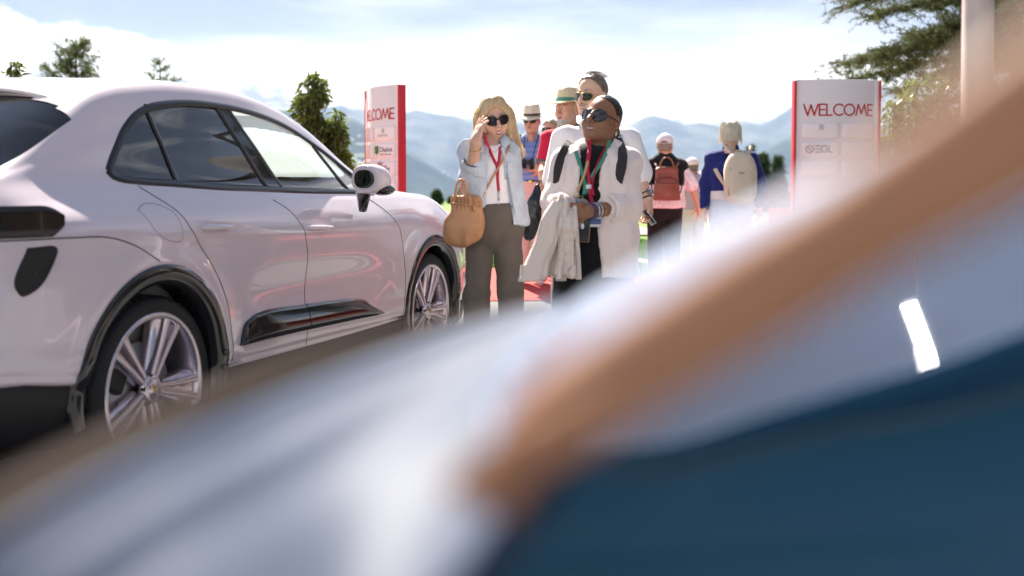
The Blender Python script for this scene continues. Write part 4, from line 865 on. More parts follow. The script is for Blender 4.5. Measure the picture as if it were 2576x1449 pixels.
class Person:
    def __init__(s, px, Y, h, label, skin_m, yaw=0., sw=.185, bulk=1.0, belly=0., fem=False):
        p = at(px, 468, Y); s.X, s.Y = p[0], Y; s.g = float(gz(s.X, Y)); s.yaw = yaw; s.h = h; s.skin = skin_m; s.gar = []
        s.root = empty('person', (s.X, Y, s.g), yaw, label, 'person'); k = s.k = h / 1.75; s.bits = []
        s.J = dict(neck=A3(0, .015, 1.475 * k), shL=A3(-sw, .01, 1.425 * k), shR=A3(sw, .01, 1.425 * k), elL=A3(-sw - .05, .03, 1.13 * k), elR=A3(sw + .05, .03, 1.13 * k), wrL=A3(-sw - .06, -.03, .88 * k), wrR=A3(sw + .06, -.03, .88 * k),
                   chest=A3(0, 0, 1.28 * k), waist=A3(0, 0, 1.08 * k), hip=A3(0, .01, .94 * k), hL=A3(-.09, .01, .90 * k), hR=A3(.09, .01, .90 * k), kL=A3(-.095, -.01, .49 * k), kR=A3(.095, -.01, .49 * k), aL=A3(-.10, .03, .08), aR=A3(.10, .03, .08), head=A3(0, -.005, 1.64 * k))
        s.dim = dict(cw=.165 * bulk, cd=.115 * bulk, ww=(.125 if fem else .155) * bulk, wd=.105 * bulk + belly, hw=.165 * bulk, hd=.115 * bulk, ar=.047, le=.085)
    def L(s, px, py, dy=0.):
        q = at(px, py, s.Y + dy) - np.array([s.X, s.Y, s.g]); c, n = math.cos(-s.yaw), math.sin(-s.yaw); return np.array([c * q[0] - n * q[1], n * q[0] + c * q[1], q[2]])
    def surf(s, px, py, off=.004, fall=-.12):
        """the point of the clothing seen at a sighted spot, lifted off the cloth"""
        if getattr(s, 'bvh_n', 0) != len(s.gar): V = np.concatenate([g[0] for g in s.gar]); o = np.cumsum([0] + [len(g[0]) for g in s.gar]); s.bvh = BVHTree.FromPolygons(V.tolist(), np.concatenate([g[1] + k for g, k in zip(s.gar, o)]).tolist()); s.bvh_n = len(s.gar)
        a, b = s.L(px, py, 0), s.L(px, py, -2.); d = (a - b) / np.linalg.norm(a - b); h = s.bvh.ray_cast(Vector(b), Vector(d))
        return s.L(px, py, fall) if h[0] is None else np.array(h[0]) - d * off
    def torso(s, S, t=0., k=.05, hips=True):
        J, d = s.J, s.dim
        S.ell(J['chest'] - [0, 0, .02], (d['cw'] + t, d['cd'] + t, .185), k, pw=2.3)
        
        for q in 'LR': S.cap(J['sh' + q] - [0, 0, .018], J['neck'] * .75 + J['sh' + q] * .25 - [0, -.005, .062], .048 + t, .050 + t, .03)
        S.ell(J['waist'], (d['ww'] + t, d['wd'] + t, .19), k, pw=2.2)
        if hips: S.ell(J['hip'], (d['hw'] + t, d['hd'] + t, .15), k, pw=2.3)
        return S
    def arm(s, S, side, t=0., k=.035, upto=1.0, r=None):
        J, a = s.J, (r or s.dim['ar']); sh, el, wr = J['sh' + side], J['el' + side], J['wr' + side]
        if upto <= 1: S.cap(sh - [0, 0, .018], sh + (el - sh) * upto, a + t, a + t, k); return S
        S.cap(sh - [0, 0, .018], el, a + t, a * .86 + t, k); S.cap(el, el + (wr - el) * (upto - 1), a * .86 + t, a * .62 + t * .9, k); return S
    def legs(s, S, t=0., k=.03, flare=0., zmin=.06):
        J, r = s.J, s.dim['le']
        for q in 'LR':
            S.cap(J['h' + q], J['k' + q], r + t, r * .72 + t + flare * .5, k); S.cap(J['k' + q], J['a' + q] + [0, 0, max(0, zmin - .06)], r * .72 + t + flare * .5, r * .52 + t + flare, k)
        return S
    def body(s, arms='LR', step=.011):
        J = s.J; h = s.h; S = Solid((-.42, -.34, .0), (.42, .34, 1.52 * s.k), step); s.torso(S, -.006); s.legs(S)
        for q in 'LR':
            S.cap(J['a' + q] - [0, -.03, .03], J['a' + q] + [0, -.13, -.045], .038, .034, .03, sq=(1, 1, 1))
            s.arm(S, q, 0, upto=2.0)
        S.cap(J['neck'] - [0, 0, .08], J['head'] - [0, -.012, .05], .054, .052, .03); V, Q = S.mesh(); s.bits.append((relax(V, Q, 1), Q)); return s
    def hand(s, side, d, n, curl=(.3, .3, .35, .4), thumb=.4, sc=1.0, fore=True, spread=.06, flip=1, step=.0042):
        J = s.J; w = J['wr' + side]; d = np.array(d, float); d /= np.linalg.norm(d); n = np.array(n, float); n -= (n @ d) * d; n /= np.linalg.norm(n); t = np.cross(d, n) * flip
        S = Solid(w - .26, w + .26, step); 
        if fore: el = J['el' + side]; S.cap(w, w + (el - w) * .72, .029 * sc, .040 * sc, .02)
        rot = np.stack([t, d, n], 1); S.ell(w + d * .05 * sc, np.array([.041, .052, .0155]) * sc, .02, rot=rot, pw=2.6); S.cap(w, w + d * .03, .026 * sc, .024 * sc, .02)
        for i, (o, L_) in enumerate(((.030, .072), (.010, .080), (-.010, .074), (-.029, .058))):
            b = w + d * (.088 - .004 * abs(i - 1)) * sc + t * o * sc; dd = d + t * spread * (1.5 - i); dd /= np.linalg.norm(dd); a = curl[i]; r = .0088 * sc
            for seg, f in enumerate((.45, .30, .25)):
                ang = a * (seg + .6); v = dd * math.cos(ang) + n * math.sin(ang); e = b + v * L_ * f * sc; S.cap(b, e, r, r * .9, .004 if seg else .007); b = e; r *= .9
        b = w + d * .022 * sc + t * .030 * sc + n * .006; v = d * .62 + t * .62 + n * (.25 + thumb * .6); v /= np.linalg.norm(v)
        for f, r in ((.042, .0125), (.032, .0105), (.024, .009)):
            e = b + v * f * sc; S.cap(b, e, r * sc, r * .9 * sc, .008); b = e; v = v * .8 + d * .35 + n * thumb * .4; v /= np.linalg.norm(v)
        V, Q = S.mesh(); s.bits.append((relax(V, Q, 1), Q)); return s
    def head(s, yaw=0., pitch=0., roll=0., sc=1.0, width=1.0, jaw=1.0, nose=1.0, neck=.054, cheek=1.0, open_eyes=False):
        s.Rm = rotm(0, 0, yaw) @ rotm(pitch, 0, 0) @ rotm(0, roll, 0); s.sc = sc; s.hw = width
        S = Solid((-.115, -.15, -.185), (.115, .13, .14), .0043); w = width
        S.ell((0, .012, .035), (.074 * w, .094, .082)); S.ell((0, -.030, -.02), (.063 * w, .064, .085), .03); S.ell((0, -.036, -.074), (.049 * w * jaw, .050, .044 * jaw), .03)
        for q in (-1, 1):
            S.cap((q * .047 * w * jaw, .002, -.062), (q * .017 * jaw, -.066, -.100), .020, .015, .025); S.ell((q * .039 * w, -.063, -.034), (.022 * cheek, .021 * cheek, .024 * cheek), .022)
            S.ell((q * .026, -.080, .021), (.026, .013, .010), .012); S.ell((q * .031, -.101, .000), (.017, .013, .011), .012, 's'); S.ell((q * .077 * w, .012, -.010), (.009, .022, .032), .010); S.ell((q * .084 * w, .006, -.008), (.005, .011, .018), .006, 's')
            S.ell((q * .0125 * nose, -.101, -.038), (.0085 * nose, .012, .0080), .007)
        S.ell((0, -.073, -.101), (.021 * jaw, .016, .015), .02); S.cap((0, -.094, .008), (0, -.121 - .006 * (nose - 1), -.032), .0082 * nose, .0118 * nose, .010); S.ell((0, -.079, -.066), (.031, .017, .023), .016); S.ell((0, -.100, -.068), (.020, .010, .0035), .006, 's')
        S.cap((0, .025, -.18), (0, .012, -.06), neck, neck * .96, .03); V, Q = S.mesh(); V = relax(V, Q, 1); s.bits.append((s.H(V), Q))
        for q in (-1, 1):
            if open_eyes: e = s.hm(MB().ellipsoid((q * .031, -.083, .0), (.0125, .011, .0085), 8, 12), 'eye', M_eye); s.hm(MB().ellipsoid((q * .031 - .002, -.0925, .0), (.0055, .003, .0055), 6, 10), 'iris', M_iris, e)
        return s
    def H(s, V): return (np.asarray(V) * s.sc) @ s.Rm.T + s.J['head']
    def hm(s, mb, name, m, parent=None, smooth=True):
        V = s.H(np.concatenate(mb.V)); Q = np.concatenate(mb.Q) if mb.Q else None; T = np.concatenate(mb.T) if mb.T else None; return mesh_np(name, V, Q, m, parent or s.root, smooth, T)
    def hsolid(s, S, name, m, folds=None, extra=None, it=1):
        V, Q = S.mesh(); V = relax(V, Q, it)
        if folds is not None: V = V + vnormals(V, Q) * folds(V)[:, None]
        if extra: V = np.concatenate([V, extra[0]]); Q = np.concatenate([Q, extra[1] + len(V) - len(extra[0])])
        return mesh_np(name, s.H(V), Q, m, s.root)
    def mouth(s, smile=1., open_=.5, lip=None, w=.024):
        lip = lip or M_lip; x = np.linspace(-1, 1, 13); y = -.0985 + .0125 * x**2 * (w / .026)**2; zc = -.065 + smile * .0095 * x**2 - smile * .004
        up = np.stack([x * w, y, zc + .0035 + .004 * open_ * (1 - x**2)], 1); lo = np.stack([x * w * .96, y + .001, zc - .0045 - .010 * open_ * (1 - x**2)], 1); r = .0018 + .0022 * np.sqrt(np.maximum(0, 1 - x**2))
        mb = MB().tube(up, r * .85, 8); mb.tube(lo, r * 1.1, 8); s.hm(mb, 'lips', lip)
        if open_ > .15:
            G = np.array([up + [0, -.0005, -.0005], (up * .5 + lo * .5) + [0, -.0030, 0], (up * .22 + lo * .78) + [0, -.0012, 0]]); s.hm(MB().grid(G), 'teeth', M_tooth); s.hm(MB().grid(np.array([up + [0, .005, 0], lo + [0, .005, 0]])), 'mouth', M_mouth)
    def brows(s, m, th=.0035, z=.026):
        for q in (-1, 1): s.hm(MB().tube(np.array([(q * .012, -.096, z - .001), (q * .028, -.0945, z + .004), (q * .046, -.080, z - .001)]), [th, th, th * .5], 6, flat=.6), 'eyebrow', m)
    def glasses(s, kind='big', fm=None, y=-.108):
        fm = fm or M_frame; a = np.linspace(0, 2 * np.pi, 29)[:-1]; fr = MB(); lens = []
        rx, rz, cz, cx = dict(big=(.031, .0255, -.004, .0335), wide=(.033, .0285, -.006, .035), small=(.028, .019, -.001, .032), aviator=(.029, .025, -.005, .033))[kind]
        cur = lambda x: y + 7.0 * x * x
        for q in (-1, 1):
            ca, sa = np.cos(a), np.sin(a); X = cx + rx * np.sign(ca) * np.abs(ca)**.85; Z = cz + rz * np.sign(sa) * np.abs(sa)**.85
            if kind == 'aviator': Z = cz + rz * np.where(sa > 0, .78 * np.abs(sa)**.8, -1.12 * np.abs(sa)); X = X - .006 * (sa < 0) * np.abs(sa) * np.sign(1) * (ca < .0) * 0 + .004 * np.minimum(sa, 0)
            if kind in ('big', 'wide'): Z = Z + .004 * ca
            rim = np.stack([q * X, cur(X), Z], 1); lens.append((q, rim)); fr.tube(np.vstack([rim, rim[:2]]), .0016 if kind == 'aviator' else .0028, 6, cap=False)
            xe = cx + rx; fr.tube(np.array([(q * xe, cur(xe), cz + rz * .3), (q * .072 * s.hw, -.06, cz + .006), (q * .080 * s.hw, .0, cz + .004), (q * .078 * s.hw, .02, cz - .006)]), .0013 if kind == 'aviator' else .0032, 6)
        fr.tube(np.array([(-cx + rx * .95, cur(.006), cz + .004), (0, y - .001, cz + .008), (cx - rx * .95, cur(.006), cz + .004)]), .0016 if kind == 'aviator' else .003, 6)
        if kind == 'aviator': fr.tube(np.array([(-cx + rx * .6, cur(.015), cz + rz * .72), (cx - rx * .6, cur(.015), cz + rz * .72)]), .0012, 5)
        g = s.hm(fr, 'sunglasses', fm)
        for q, rim in lens:
            c = rim.mean(0) + [0, -.003, 0]; G = np.array([c + (rim - c) * f + [0, -.0022 * (1 - f * f), 0] for f in (1, .8, .55, .3, .02)]); s.hm(MB().grid(G, closed_v=True), 'lens', M_lens, g)
    def cap_hair(s, m, grow=.010, p=(0, -.052, .062), n=(0, -.78, -.62), folds=.003, extra=None, name='hair', low=-.06, k=0):
        S = Solid((-.12, -.14, -.13), (.12, .15, .16), .0045); w = s.hw; S.ell((0, .014, .036), (.075 * w + grow, .095 + grow, .083 + grow)); S.ell((0, .045, -.03), (.062 * w + grow * .7, .052 + grow, .06), .02); S.half(p, n); S.half((0, 0, low), (0, .25, -1))
        return s.hsolid(S, name, m, lambda V: folds * (vnoise(V * [1, .8, .5], 60) + .6 * vnoise(V * [1, .7, .45], 130)), extra)
    def patch(s, name, m, quad, off=.003, n=9, th=.0):
        """a piece of cloth lying on the garment inside a sighted four-corner outline"""
        q = np.array(quad, float); G = []
        for v in np.linspace(0, 1, n):
            a = q[0] + (q[3] - q[0]) * v; b = q[1] + (q[2] - q[1]) * v; G.append([s.surf(*(a + (b - a) * u), off) for u in np.linspace(0, 1, n)])
        G = np.array(G); i0 = [s.surf(*(q[0] + (q[3] - q[0]) * v), -.004) for v in np.linspace(0, 1, n)]; i1 = [s.surf(*(q[1] + (q[2] - q[1]) * v), -.004) for v in np.linspace(0, 1, n)]
        G = np.concatenate([np.array(i0)[:, None], G, np.array(i1)[:, None]], 1); G = np.concatenate([G[:1] + [0, .006, 0], G, G[-1:] + [0, .006, 0]]); return MB().grid(G).build(name, m, s.root)
    def finish(s):
        V = np.concatenate([b[0] for b in s.bits]); o = 0; Qs = []
        for v, q in s.bits: Qs.append(q + o); o += len(v)
        mesh_np('body', V, np.concatenate(Qs), s.skin, s.root); return s
    def trousers(s, m, t=.014, flare=.01, ztop=None, name='trousers', folds=None, step=.011, zmin=.06):
        J = s.J; S = Solid((-.34, -.26, .03), (.34, .26, 1.2 * s.k), step); S.ell(J['hip'], (s.dim['hw'] + t, s.dim['hd'] + t, .16), .05, pw=2.3); S.ell(J['waist'] - [0, 0, .03], (s.dim['ww'] + t + .004, s.dim['wd'] + t, .14), .06); s.legs(S, t, .014, flare, zmin)
        S.half((0, 0, ztop or 1.02 * s.k), (0, 0, 1)); return skin_obj(S, name, m, s.root, folds or folds_fn(.006, 9, .003, (1, 1, .5)), 1)
    def shoes(s, m):
        for q in 'LR':
            a = s.J['a' + q]; S = Solid((a[0] - .09, a[1] - .25, -.005), (a[0] + .09, a[1] + .12, .16), .01); S.cap(a + [0, .02, -.025], a + [0, -.15, -.040], .046, .040, .03); S.cap(a + [0, .02, .0], a, .05, .045, .03); S.half((0, 0, .0), (0, 0, -1)); skin_obj(S, 'shoe', m, s.root)
    def shirt(s, m, name='shirt', t=.016, sleeve=.6, hem=None, step=.0095, folds=None, sl_t=.014, neck_r=.062, wedge=None, cut=None, k=.05, flare=0., sides='LR', hem_n=(0, 0, -1), it=1, zlo=None):
        J = s.J; hem = hem or .90 * s.k; S = Solid((-.50, -.38, (zlo or hem) - (.05 if sleeve < 1.3 else .20)), (.50, .36, 1.54 * s.k), step); s.torso(S, t, k)
        if flare: S.cap(J['waist'], A3(J['hip'][0], J['hip'][1], hem - .1), s.dim['ww'] + t, s.dim['hw'] + t + flare, .08, sq=(1, 1.35, 1))
        S.half((0, 0, hem), hem_n)
        for q in sides: s.arm(S, q, sl_t, .03, sleeve)
        S.cap(J['neck'] + [0, -.02, .12], J['neck'] + [0, 0, -.03], neck_r, neck_r * .95, .0, 's')
        if wedge is not None: S.func(lambda X, Y, Z: np.where(Y < .02, wedge(X, Z), -1.) + 0 * X, 'i')
        if cut: cut(S)
        o = skin_obj(S, name, m, s.root, folds or folds_fn(), it); me = o.data; V = np.empty(len(me.vertices) * 3, np.float32); me.vertices.foreach_get('co', V); Q = np.empty(len(me.loops), np.int32); me.loops.foreach_get('vertex_index', Q); s.gar.append((V.reshape(-1, 3), Q.reshape(-1, 4))); return o
    def collar(s, m, name='collar', r=.066, r2=.088, h=.035, front=.05, gap=28, dz=0., tip=.0):
        J = s.J; c = J['neck'] + [0, 0, .012 + dz]; a = np.radians(np.linspace(-90 + gap, 270 - gap, 44)); f = np.clip(-np.sin(a), 0, 1)**2; rows = []
        for rr, z in ((r - .004, -.012), (r, h * .6), (r + .006, h * .75), (r2, -.004), (r2 + .004, -.020)):
            rows.append(np.stack([c[0] + rr * 1.02 * np.cos(a), c[1] - .004 + rr * np.sin(a) * (1 + .10 * f), c[2] + z - f * (front + (tip if z < 0 and rr > r else 0))], 1))
        MB().grid(np.array(rows)).build(name, m, s.root)
    def strap(s, pts, w, m, name, parent=None, th=.0015, n=30, up=(0, -1, 0)):
        MB().tube(catmull(pts, n), w, 6, flat=th / w, up=up).build(name, m, parent or s.root)
    def on(s, thing_name, label, cat, z=0., group=None):
        """a carried thing: its own top-level Empty, in this person's frame"""
        return empty(thing_name, (s.X, s.Y, s.g), s.yaw, label, cat, group)
def ribbons(paths, w, g=None):
    """flat hair strands: list of (k,3) polylines -> V,Q"""
    V, Q, o = [], [], 0
    for p in paths:
        p = np.asarray(p); t = np.gradient(p, axis=0); t /= np.linalg.norm(t, axis=1, keepdims=True); s_ = np.cross(t, [0, 1., 0.2]); s_ /= np.linalg.norm(s_, axis=1, keepdims=True) + 1e-9; ww = w * np.linspace(1, .25, len(p))[:, None]
        V.append(np.stack([p - s_ * ww, p + s_ * ww], 1).reshape(-1, 3)); i = np.arange(len(p) - 1) * 2 + o; Q.append(np.stack([i, i + 1, i + 3, i + 2], 1)); o += 2 * len(p)
    return np.concatenate(V), np.concatenate(Q)
# ------------------------------------------------------------------ blonde woman
M_denim = cloth('washed pale denim', (.55, .61, .69), var=.10, vscale=16, bump=.4, bs=700); M_tee = cloth('white cotton', (.86, .82, .86)); M_olive = cloth('grey brown twill', (.135, .115, .10), var=.10, vscale=14); M_lany = mat('red lanyard ribbon', (.50, .012, .05), .55); M_tanl = mat('tan leather', (.52, .265, .13), .42, var=.08, vscale=18, bump=.25, bscale=60); M_blond = hair_mat('blond hair', (.74, .57, .36), (.52, .36, .19), 1.6); M_metal = mat('bright metal', (.7, .7, .72), .25, metal=1.); M_btn = mat('pearl button', (.6, .6, .62), .3)
def blonde():
    P = Person(1240, 6.0, 1.72, 'blonde woman in pale denim shirt and grey trousers, raising one hand to her hair', SK_fair, 0, .150, .92, 0, True); J = P.J
    J['head'] = P.L(1243, 297, -.02) + [0, .07, 0]; J['neck'] = P.L(1238, 352, 0); J['chest'] = A3(-.01, 0, 1.29); J['shL'] = P.L(1187, 374); J['shR'] = P.L(1275, 376, .02); J['elL'] = P.L(1186, 440, -.05); J['wrL'] = P.L(1196, 357, -.20); J['elR'] = P.L(1284, 470, .10); J['wrR'] = P.L(1286, 540, .12)
    J['waist'] = A3(.00, .0, 1.10); J['hip'] = P.L(1243, 560); J['hL'] = P.L(1207, 590); J['hR'] = P.L(1277, 590); J['kL'] = P.L(1199, 745, -.02); J['kR'] = P.L(1284, 735, -.03); J['aL'] = P.L(1196, 965, .02); J['aR'] = P.L(1298, 968, .0); P.dim.update(cw=.138, cd=.108, ww=.125, hw=.148, hd=.115, ar=.040, le=.062)
    P.body(); P.hand('L', (.24, .34, .92), (.80, .55, -.25), (.10, .14, .22, .30), .15, .98, flip=1, spread=.10)
    J['wrR'] = P.L(1286, 540, .12); P.hand('R', (0, -.1, -1), (-1, .2, 0), sc=.9)
    P.head(R(12), R(6), R(-8), .99, .95, .82, .95, .048, 1.1); P.mouth(1.5, .55, w=.029); P.glasses('big'); P.brows(mat('blond brow', (.30, .19, .10), .7), .002)
    # hair: cap, side falls, loose strands
    S = Solid((-.17, -.14, -.26), (.17, .16, .16), .005); S.ell((0, .018, .044), (.083, .104, .086)); S.ell((0, .0, .080), (.062, .085, .056), .03)
    for q in (-1, 1):
        S.chain([(q * .030, -.040, .100), (q * .062, -.036, .035), (q * .072, -.016, -.05), (q * .082, .0, -.12), (q * .096, .012, -.18)], [.020, .022, .023, .020, .010], .03); S.chain([(q * .05, .06, .0), (q * .07, .06, -.1), (q * .085, .05, -.20)], [.05, .045, .025], .03)
    S.ell((0, .055, -.08), (.08, .045, .11), .04); S.ell((0, -.085, -.005), (.052, .075, .072), .012, 's'); S.ell((0, -.07, -.12), (.056, .085, .09), .012, 's')
    g = np.random.default_rng(5); paths = []
    for i in range(620):
        q = -1 if i % 2 else 1; a = g.random(); x0 = q * (.012 + .05 * a); st = A3(x0, -.06 + .10 * g.random(), .125 - .035 * a); fl = .085 + .03 * g.random(); y = -.035 + .10 * g.random(); flick = .03 * g.random()
        paths.append(catmull([st, (q * (fl - .012), y * .8 - .01, .045), (q * (fl + .002), y, -.06), (q * (fl + .010 + .01 * g.random()), y + .01, -.14), (q * (fl + .016 + flick), y + .01, -.20 - .05 * g.random())], 12))
    P.hsolid(S, 'hair', M_blond, lambda V: .0015 * vnoise(V * [1, 1, .12], 70), ribbons(paths, .0019))
    # tee, trousers, open denim shirt
    P.shirt(M_tee, 'tee_shirt', .006, .25, P.L(1260, 545)[2], neck_r=.070, sl_t=0, folds=folds_fn(.006, 9, .003, (1, 1, .4), 2.), hem_n=(-.33, 0, -1)); P.trousers(M_olive, .014, .024, P.L(1240, 512)[2], folds=folds_fn(.010, 9, .005, (1, 1, .5), 4.)); P.shoes(mat('white shoe', (.7, .7, .7), .5))
    lo = P.L(1221, 566)[2]
    wl = lambda Z: np.interp(Z, [.95, 1.15, 1.36, 1.46], [-.065, -.055, -.042, -.055]); wr = lambda Z: np.interp(Z, [.95, 1.15, 1.36, 1.46], [.115, .105, .065, .045])
    P.shirt(M_denim, 'denim_shirt', .024, 1.28, lo, step=.008, sl_t=.022, neck_r=.066, wedge=lambda X, Z: np.minimum(X - wl(Z), wr(Z) - X), folds=folds_fn(.013, 11, .006, (1, 1, .7), 1.), flare=.012)
    P.collar(M_denim, 'shirt_collar', .064, .096, .028, .065, 38, tip=.02)
    def cuff(side, f, r, m=M_denim, n='sleeve_cuff'):
        w, e = J['wr' + side], J['el' + side]; a = e + (w - e) * (f - .10); b = e + (w - e) * (f + .12); MB().tube(np.array([a, a + (b - a) * .1, (a + b) / 2, b - (b - a) * .1, b]), [r * .9, r, r * 1.03, r, r * .86], 18).build(n, m, P.root)
    cuff('L', .30, .060); cuff('R', .35, .055)
    P.patch('chest_pocket', M_denim, [(1190, 404), (1226, 410), (1224, 450), (1192, 446)], .004); P.patch('pocket_flap', M_denim, [(1189, 402), (1227, 408), (1226, 420), (1190, 416)], .007); P.patch('chest_pocket', M_denim, [(1268, 412), (1294, 408), (1293, 450), (1270, 452)], .004); P.patch('pocket_flap', M_denim, [(1267, 411), (1295, 406), (1295, 419), (1268, 423)], .007)
    for pts in ([(1224, 372), (1222, 420), (1219, 470), (1218, 520), (1218, 558)], [(1264, 372), (1273, 410), (1283, 450), (1290, 490), (1297, 530), (1302, 560)]): P.strap([P.surf(x, y, .003) for x, y in catmull(pts, 12)], .012, M_denim, 'placket', th=.004)
    for pts in ([(1182, 372), (1205, 378), (1226, 382)], [(1264, 378), (1284, 376), (1296, 374)]): P.strap([P.surf(x, y, .002) for x, y in catmull(pts, 8)], .0035, M_denim, 'yoke_seam', th=.002)
    for i in range(5): MB().ellipsoid(P.surf(1224 - i * 1.0, 420 + i * 33, .001), (.006, .003, .006), 6, 10).build('button', M_btn, P.root)
    for px, py in ((1280, 381), (1284, 380), (1289, 377)): MB().ellipsoid(P.surf(px, py, .001), (.004, .003, .004), 5, 8).build('stud', M_metal, P.root)
    # red lanyard, watch chain, ring
    P.strap([P.L(1216, 334, -.02), P.surf(1222, 352), P.surf(1229, 370), P.surf(1236, 388), P.surf(1244, 405), P.surf(1251, 420), P.surf(1252, 450), P.surf(1254.5, 480)], 0.0088, M_lany, 'lanyard', n=40); P.strap([P.L(1257, 340, -.02), P.surf(1258, 358), P.surf(1258, 372), P.surf(1257, 388), P.surf(1255, 405), P.surf(1252.5, 420, .006), P.surf(1252, 440, .006)], 0.0088, M_lany, 'lanyard', n=40)
    MB().tube(np.array([P.surf(1254.5, 480), P.surf(1255, 505)]), .004, 6).build('lanyard_clip', M_metal, P.root); MB().box(P.surf(1254, 520), (.010, .004, .045), bev=.001).build('ski_pass', M_btn, P.root)
    w = J['wrL'] + (J['elL'] - J['wrL']) * .18; e = J['elL'] - J['wrL']; e /= np.linalg.norm(e); u = np.cross(e, [1, 0, 0]); u /= np.linalg.norm(u); v = np.cross(e, u); a = np.linspace(0, 6.2832, 25); MB().tube(np.stack([w + .0335 * (math.cos(q) * u + math.sin(q) * v) + e * .004 * math.sin(q) for q in a]), .0024, 6, cap=False).build('bracelet', M_gold, P.root)
    MB().tube(np.array([P.surf(1232, 372, .002), P.surf(1244, 384, .002), P.surf(1256, 371, .002)]), .0010, 5).build('necklace', M_gold, P.root); P.finish()
    # tan drawstring bag on a crossbody strap
    B = P.on('handbag', 'soft tan leather drawstring bag hanging at the hip of the blonde woman', 'handbag'); c = P.L(1168, 545, -.13)
    S = Solid(c - [.15, .13, .19], c + [.15, .13, .17], .006); S.ell(c + [.012, 0, .03], (.078, .052, .13), .03, pw=2.8); S.ell(c + [-.010, 0, -.072], (.100, .062, .080), .05, pw=3.0); S.half(c + [0, 0, .112], (.05, 0, 1)); S.cap(c + [.02, 0, .12], c + [.02, 0, .085], .055, .045, .01, 's', sq=(1, 2, 1))
    rim = lambda V: .012 * np.exp(-((V[:, 2] - c[2] - .085) / .03)**2) * np.sin(np.arctan2(V[:, 1] - c[1], V[:, 0] - c[0]) * 17) + .011 * (1 - 2 * np.abs(vnoise(V * [1, 1, .7], 11)))
    skin_obj(S, 'bag_body', M_tanl, B, rim)
    for dx, dy in ((-.005, -.04), (.022, .03)):
        a = np.linspace(0, np.pi, 16); MB().tube(np.stack([c[0] - .012 + dx + .032 * np.cos(a), c[1] + dy + 0 * a, c[2] + .085 + .115 * np.sin(a)], 1), .0075, 8).build('handle', M_tanl, B)
    MB().tube(catmull([c + [-.07, -.055, .075], c + [0, -.066, .068], c + [.07, -.055, .06], c + [.095, -.05, .055]], 14), .004, 6).build('drawstring', M_tanl, B); MB().ellipsoid(c + [.055, -.062, .045], (.010, .008, .016)).build('toggle', M_tanl, B)
    MB().tube(catmull([c + [.095, .0, .10], P.surf(1221, 480, .008), P.surf(1232, 460, .008), P.surf(1243, 440, .008), P.surf(1255, 420, .008), P.surf(1266, 400, .008), P.surf(1275, 382, .008), P.surf(1281, 368, .008), P.L(1274, 352, .05)], 40), .0065, 6, flat=.4, up=(0, -1, 0)).build('shoulder_strap', M_tanl, B)
blonde()

